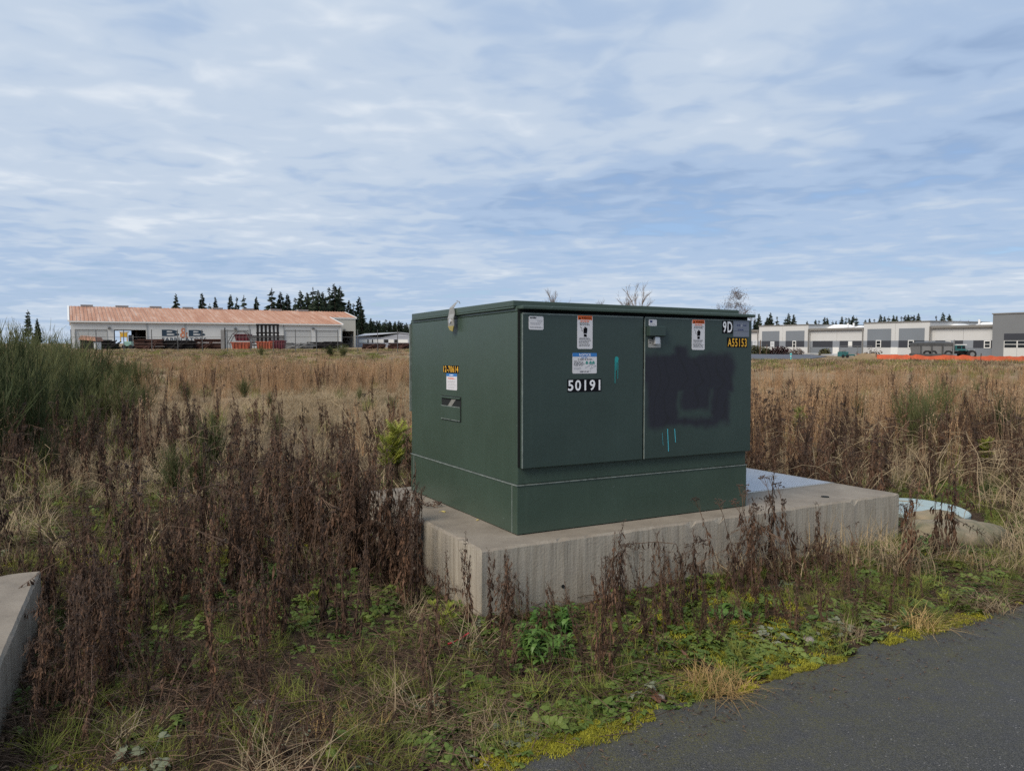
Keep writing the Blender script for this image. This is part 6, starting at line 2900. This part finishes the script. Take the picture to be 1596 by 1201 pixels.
GB = 'broom bushes on the left'
GLAB = 'green broom bush in the dense thicket at the left edge'
for i, (px, t, D, w, lab) in enumerate([
        (-10, 498, 15, 1.0, None), (14, 496, 17, 1.0, None), (40, 503, 16, .9, None), (62, 503, 19, 1.0, None), (88, 508, 18, .9, None), (112, 516, 20, 1.0, None), (28, 520, 13, 1.0, None), (66, 528, 14, 1.0, None), (100, 532, 15, 1.0, None),
        (135, 524, 21, 1.0, None), (5, 545, 10.5, 1.0, None), (45, 560, 10, .9, 'nearest broom bush in the thicket at the left edge, in front'), (130, 545, 17, 1.1, None), (160, 534, 24, 1.2, None), (190, 545, 26, 1.3, None), (212, 556, 24, 1.1, 'rightmost green broom of the left thicket, low and grey green'),
        (78, 575, 11.5, .9, None), (-30, 540, 9, 1.0, None), (160, 575, 14, 1.0, None), (118, 560, 14, 1.1, None), 
        (20, 508, 21, 1.1, None), (50, 512, 23, 1.2, None), (80, 517, 22, 1.2, None), (0, 530, 12.5, 1.0, None), (30, 548, 12, 1.0, None), (150, 558, 19, 1.2, None), (180, 566, 20, 1.2, None), (100, 585, 12.5, 1.0, None),  (205, 580, 17, 1.1, None), (225, 592, 16, .9, None), (190, 590, 13.5, 1.0, None), (140, 600, 12, 1.0, None), (120, 625, 10.5, .9, None), (232, 562, 27, 1.2, None), (70, 655, 8.6, .6, None)]):
    broom(px, t, D, i % 5, lab or GLAB, GB, w)
broom(325, 636, 9.1, 1, 'lone green broom bush in the tan field left of the cabinet', 'single broom bushes', 1.15)
broom(268, 685, 7.6, 2, 'small dark green broom left of the lone field bush', 'single broom bushes', .9)
broom(305, 690, 7.5, 3, 'small dark green broom in front of the lone field bush', 'single broom bushes', .9)
broom(380, 585, 22, 4, 'low far broom bush left of the flattened grass patch', 'single broom bushes', 1.2)
for i, (px, t, D) in enumerate([(290, 590, 19), (420, 608, 18), (455, 575, 30), (345, 572, 27), (560, 600, 20), (610, 612, 16), (500, 567, 36), (590, 572, 32), (430, 640, 13), (1230, 600, 17), (1300, 590, 22), (1345, 612, 14), (1520, 588, 20), (1250, 640, 12), (1390, 585, 26)]):
    broom(px, t, D, i % 5, 'low green broom seedling scattered in the tan field', 'broom seedlings in the field', .9)
broom(535, 535, 75, 0, 'dark broad bush before the right end of the warehouse', 'bushes at the warehouse yard', 2.2)
broom(515, 537, 76, 1, 'smaller dark bush left of the broad one by the warehouse', 'bushes at the warehouse yard', 2.0)
broom(408, 536, 80, 3, 'greenish bush in front of the steel rack', 'bushes at the warehouse yard', 1.2)
broom(1418, 597, 11.5, 0, 'green broom bush right of the pad, left one of the pair', 'broom bushes on the right', .95)
broom(1462, 582, 12.5, 2, 'taller green broom bush right of the pad with long whips', 'broom bushes on the right', 1.0)
broom(1440, 605, 11.0, 4, 'low green broom between the pair right of the pad', 'broom bushes on the right', 1.0)
broom(1565, 608, 11.0, 3, 'broom bush at the right picture edge', 'broom bushes on the right', 1.0)
broom(1545, 745, 7.4, 1, 'small broom sprouts behind the boulder', 'broom bushes on the right', .9)


def leafy_clump(px, py, h, n, lab, mat='lance_leaf', seed=1, w=.03):
    p = at_z(px, py, .01)
    r = random.Random(seed)
    o = empty('leafy_plant', p)
    tag(o, lab, 'plant')
    mb, st = MB(), MB()
    for i in range(n):
        a = r.uniform(0, 2 * PI)
        q = .09 * math.sqrt(r.random())
        b = Vector((q * math.cos(a), q * math.sin(a) * .8, 0))
        H = h * r.uniform(.25, 1.0)
        t = b + Vector((math.cos(a) * .3 * H, math.sin(a) * .3 * H, H))
        st.tube([b, (b + t) / 2 + Vector((0, 0, .01)), t], [.002, .0017, .001], 3, cap=False)
        for k in range(9):
            aa = r.uniform(0, 2 * PI)
            c = b.lerp(t, r.uniform(.25, 1.0))
            mb.leaf(c, Vector((math.cos(aa), math.sin(aa), r.uniform(-.1, .8))), r.uniform(.04, .075), w * r.uniform(.5, .9), bend=r.uniform(.1, .5))
    mb.build('leaves', mat, o)
    st.build('stems', mat, o)


leafy_clump(866, 985, .13, 24, 'dark green leafy clump against the pad front', seed=1)
leafy_clump(852, 1035, .20, 34, 'bright green leafy clump at the foot of the pad corner', seed=2)
leafy_clump(1130, 965, .08, 16, 'flat green broad-leaved plant before the pad front', seed=3, w=.045)
leafy_clump(1424, 858, .10, 16, 'green leafy weed left of the boulder', seed=4)


def fern_thing(px, py, h, lab, seed, mat='lime_leaf', n=14):
    p = at_z(px, py, .02)
    o = empty('young_weed', p)
    tag(o, lab, 'plant')
    r = random.Random(seed)
    mb, st = MB(), MB()
    for k in range(3):
        b = Vector((r.gauss(0, .05), r.gauss(0, .05), 0))
        t = b + Vector((r.gauss(0, .05), r.gauss(0, .05), h * r.uniform(.7, 1)))
        st.tube([b, b.lerp(t, .5), t], [.004, .003, .002], 4)
        for q in (.55, .75, .95):
            f_ = fern_weed(seed + k * 7 + int(q * 10), n, h * .22)
            c = b.lerp(t, q)
            bb = len(mb.v)
            mb.v += [(v[0] + c.x, v[1] + c.y, v[2] + c.z) for v in f_.v]
            mb.f += [tuple(bb + i for i in g) for g in f_.f]
            mb.mi += [0] * len(f_.f)
    mb.build('leaves', mat, o)
    st.build('stems', 'dead_stem', o)


fern_thing(612, 775, .80, 'tall yellow green weed beside the cabinet\'s left edge', 1)
fern_thing(622, 768, .58, 'yellowish lower weed touching the cabinet\'s left edge', 2)
fern_thing(352, 850, .30, 'lime green young weed among the left brown stalks', 3)
fern_thing(500, 960, .16, 'small lime green weed left of the pad corner', 4)
fern_thing(704, 985, .17, 'lime green sprig hanging by the pad\'s left side', 5)
fern_thing(1245, 690, .55, 'yellow green weed behind the hatch cover', 6)
fern_thing(1540, 740, .45, 'yellow green weed behind the boulder', 7)


def straw_thing(px, py, h, spread, n, mat, lab, seed, lean=1.1):
    p = at_z(px, py, .01)
    o = grass_tuft(seed, n, h, spread, lean, .0045, .7, 4).build('grass_tuft', mat, None, loc=p)
    tag(o, lab, 'grass tuft')


straw_thing(1118, 1072, .15, .13, 260, 'straw_grass', 'big golden straw tuft spilling onto the road edge', 1, 1.6)
straw_thing(1438, 975, .14, .11, 170, 'straw_grass', 'brown straw tuft at the road edge below the boulder', 2, 1.5)
straw_thing(1543, 948, .15, .12, 150, 'pale_grass', 'straw tuft near the right end of the road edge', 3, 1.5)
straw_thing(1540, 868, .16, .14, 160, 'green_grass', 'yellow green grass tuft below the boulder', 4, 1.3)
straw_thing(1490, 880, .14, .12, 120, 'straw_grass', 'golden grass in front of the boulder', 12, 1.3)
straw_thing(745, 1140, .15, .14, 220, 'pale_grass', 'bleached straw tuft at the lower verge', 5, 1.6)
straw_thing(540, 1150, .14, .16, 200, 'straw_grass', 'straw coloured grass tuft at the lower left of centre', 6, 1.6)
straw_thing(690, 1060, .16, .08, 130, 'green_grass', 'fresh green grass tuft below the pad corner', 7, 1.2)
straw_thing(540, 1045, .15, .10, 110, 'green_grass', 'green grass tuft among the fallen stalks', 8, 1.2)
straw_thing(150, 1178, .16, .14, 170, 'green_grass', 'green grass tuft at the lower left corner', 9, 1.3)
straw_thing(1320, 990, .12, .10, 110, 'pale_grass', 'pale grass tuft between moss and verge weeds', 10, 1.4)
straw_thing(350, 1150, .14, .12, 120, 'green_grass', 'yellow green grass tuft at the bottom left', 11, 1.3)


def moss_patch(px, py, L_, w, lab, seed):
    p = at_z(px, py, .012)
    r = random.Random(seed)
    ang = math.atan2(EDIR.y, EDIR.x)
    o = empty('moss_patch', (p.x, p.y, .012), ang)
    tag(o, lab, 'moss')
    mb = MB()
    n = 22
    rad = [r.uniform(.35, 1.3) for _ in range(n)]
    rad = [(rad[i - 1] + 3 * rad[i] + rad[(i + 1) % n]) / 5 for i in range(n)]
    rows = []
    for q, z in ((1, -.012), (.85, .001), (.6, .005), (.3, .007)):
        rows.append([(L_ * .5 * q * rad[i] * math.cos(2 * PI * i / n), w * .5 * q * rad[i] * math.sin(2 * PI * i / n), z + r.uniform(-.004, .004)) for i in range(n)])
    for k in range(3):
        for i in range(n):
            mb.poly([rows[k][i], rows[k][(i + 1) % n], rows[k + 1][(i + 1) % n], rows[k + 1][i]])
    mb.poly(rows[3])
    mb.build('cushion', 'moss_body', o)
    tp = MB()
    for k in range(420):
        a = r.uniform(0, 2 * PI)
        q = math.sqrt(r.random())
        ra = rad[int(a / (2 * PI) * n) % n]
        tp.blade((L_ * .5 * q * ra * math.cos(a), w * .5 * q * ra * math.sin(a), .012 * (1 - q)), r.uniform(0, 6.28), r.uniform(.007, .018), .9, .005, 1.0, 2)
    tp.build('moss_tips', 'moss_tip', o)


for i, (px, py, L_, w, lab) in enumerate([
        (770, 1186, .17, .09, 'lowest yellow green moss patch on the road edge'), (830, 1167, .19, .09, 'second moss patch from the bottom on the road edge'), (868, 1152, .14, .07, 'third moss patch from the bottom on the road edge'),
        (922, 1132, .10, .13, 'narrow moss patch beside the leafy rosettes'), (970, 1128, .20, .08, 'orange tinged moss patch left of the brightest one'), (1003, 1116, .13, .12, 'brightest lime moss patch on the road edge'),
        (1165, 1074, .14, .07, 'moss patch just right of the golden straw tuft'), (1215, 1052, .16, .07, 'olive moss strip right of the straw tuft'), (1262, 1040, .20, .08, 'golden moss strip midway along the road edge'), (1302, 1028, .18, .07, 'golden moss strip left of the gap in the moss'), (1392, 1000, .20, .08, 'moss strip left of the brown straw tuft'),
        (470, 1125, .22, .2, 'moss cushion on the soil at the lower left'), (395, 1118, .25, .18, 'moss cushion beside the pale stone'), (300, 1160, .15, .12, 'small moss cushion near the bottom left')]):
    moss_patch(px, py, L_, w, lab, 50 + i)


def rock_mesh(mb, rx, ry, rz, seed, n=22, m_=12):
    r = random.Random(seed)
    ph = [r.uniform(0, 6) for _ in range(8)]
    rows = []
    for i in range(m_ + 1):
        la = PI * i / m_
        row = []
        for j in range(n):
            lo = 2 * PI * j / n
            x_, y_, z_ = math.sin(la) * math.cos(lo), math.sin(la) * math.sin(lo), math.cos(la)
            k = 1 + .10 * math.sin(3 * x_ + ph[0]) * math.cos(2 * y_ + ph[1]) + .06 * math.sin(6 * x_ + ph[2] + 4 * z_) + .04 * math.sin(9 * y_ + ph[3]) + r.uniform(-.012, .012)
            z_ = max(-.6, math.copysign(abs(z_) ** .75, z_))
            x_ = math.copysign(abs(x_) ** .85, x_)
            row.append((x_ * rx * k, y_ * ry * k, z_ * rz * k))
        rows.append(row)
    for i in range(m_):
        for j in range(n):
            j2 = (j + 1) % n
            mb.poly([rows[i][j], rows[i + 1][j], rows[i + 1][j2], rows[i][j2]])


def weld(o):
    w_ = o.modifiers.new('weld', 'WELD')
    w_.merge_threshold = .0005


mb = MB()
rock_mesh(mb, .42, .24, .12, 3)
o = mb.build('boulder', 'rock', None, smooth=True, loc=(BOULDER.x, BOULDER.y, .035), rot=(0, .05, .25))
weld(o)
tag(o, 'low tan boulder with mossy stains right of the pad', 'boulder')
mb = MB()
rock_mesh(mb, .26, .15, .11, 7)
o = mb.build('boulder', 'rock', None, smooth=True, loc=(BOULDER.x + .10, BOULDER.y + .40, .03), rot=(0, .05, -.1))
weld(o)
tag(o, 'flatter boulder behind, between the teal lid and the tan boulder', 'boulder')
# teal lid lying flat on the ground behind the boulders
o = empty('plastic_lid', (LID.x, LID.y, .035))
tag(o, 'pale teal round plastic lid lying beside the pad\'s right corner', 'lid')
o.rotation_euler = (.03, .02, .2)
mb = MB()
mb.tube([(0, 0, -.04), (0, 0, .020), (0, 0, .030)], [.40, .40, .385], 32)
mb.build('disc', 'teal_plastic', o)
for q in (-.12, .12):
    mb = MB()
    mb.box((q - .03, -.012, .029), (q + .03, .012, .036))
    mb.build('lifting_lug', 'teal_plastic', o)

for i, (px, py, s_, lab) in enumerate([(405, 1100, .034, 'pale stone on the moss at the lower left'), (1260, 1001, .04, 'pinkish grey stone in the verge near the road'), (312, 1158, .03, 'half buried grey stone near the bottom left'), (548, 868, .07, 'dark grey stone among the stalks left of the pad'), (1030, 1088, .022, 'tiny pale pebble at the road edge by the straw tuft')]):
    p = at_z(px, py, .01)
    mb = MB()
    rock_mesh(mb, s_, s_ * .75, s_ * .6, 20 + i, 12, 8)
    o = mb.build('stone', 'stone', None, smooth=True, loc=(p.x, p.y, .012 + s_ * .25), rot=(0, 0, i * 1.3))
    weld(o)
    tag(o, lab, 'stone')


def fallen_leaf(px, py, z, size, mat, lab, rot, tilt=.3, onpad=False):
    p = at_z(px, py, z)
    o = empty('fallen_leaf', p)
    o.rotation_euler = (tilt, tilt * .5, rot)
    tag(o, lab, 'leaf')
    mb = MB()
    for k in range(5):
        a = -1.2 + .6 * k
        mb.leaf((0, 0, 0), Vector((math.cos(a), math.sin(a), .1)), size * (1 - .12 * abs(k - 2)), size * .5, bend=.25)
    mb.build('blade', mat, o)
    mb = MB()
    mb.tube([(0, 0, 0), (-size * .4, .004, .003), (-size * .8, 0, 0)], .0012, 4)
    mb.build('stalk', mat, o)


fallen_leaf(1066, 1020, .05, .06, 'brown_leaf', 'curled brown leaf behind the golden straw tuft', 1.0, .6)
fallen_leaf(176, 1106, .06, .075, 'rust_leaf', 'rust red leaf on the dark litter at the lower left', 2.0, 1.0)
fallen_leaf(1015, 1085, .02, .08, 'brown_leaf', 'flat brown leaf by the road edge left of the straw tuft', .3, .1)
q = PADM @ pad_px(689.5, 797)
o = at_z(689.5, 797, q.z)
fallen_leaf(689.5, 797, q.z + .004, .032, 'yellow_leaf', 'small yellow leaf on the concrete beside the cabinet', .4, .02)
q2 = PADM @ pad_px(744, 809)
fallen_leaf(744, 810, q2.z + .004, .02, 'yellow_leaf', 'tiny yellow leaf at the cabinet\'s skirt near the front corner', 1.4, .02)
# dry seed head lying on the pad
q = PADM @ pad_px(674, 790)
o = empty('dry_seed_head', q, .4)
tag(o, 'dark dried seed head lying on the concrete beside the cabinet', 'seed head')
r = random.Random(9)
mb, st = MB(), MB()
for k in range(9):
    a = r.uniform(-.9, .9) + (PI if k % 2 else 0)
    e = Vector((math.cos(a) * r.uniform(.03, .09), math.sin(a) * .04, r.uniform(.008, .04)))
    st.tube([(0, 0, .006), e * .5 + Vector((0, 0, .006)), e], .0016, 4)
    for j in range(6):
        mb.octa(e + Vector((r.gauss(0, .01), r.gauss(0, .01), abs(r.gauss(0, .005)))), .006)
st.tube([(0, 0, .006), (.03, -.05, .004)], .002, 4)
mb.build('seeds', 'dead_seed', o)
st.build('stalk', 'dead_stem', o)
# red plastic strip
p = at_z(716, 1003, .03)
mb = MB()
mb.tube([p + Vector((-.06, 0, 0)), p + Vector((0, .01, .02)), p + Vector((.05, 0, .06))], [.004, .004, .003], 5)
simple('red_plastic', (.5, .03, .05), .5)
tag(mb.build('red_strip', 'red_plastic'), 'thin red plastic strip in the weeds below the pad corner', 'strip')
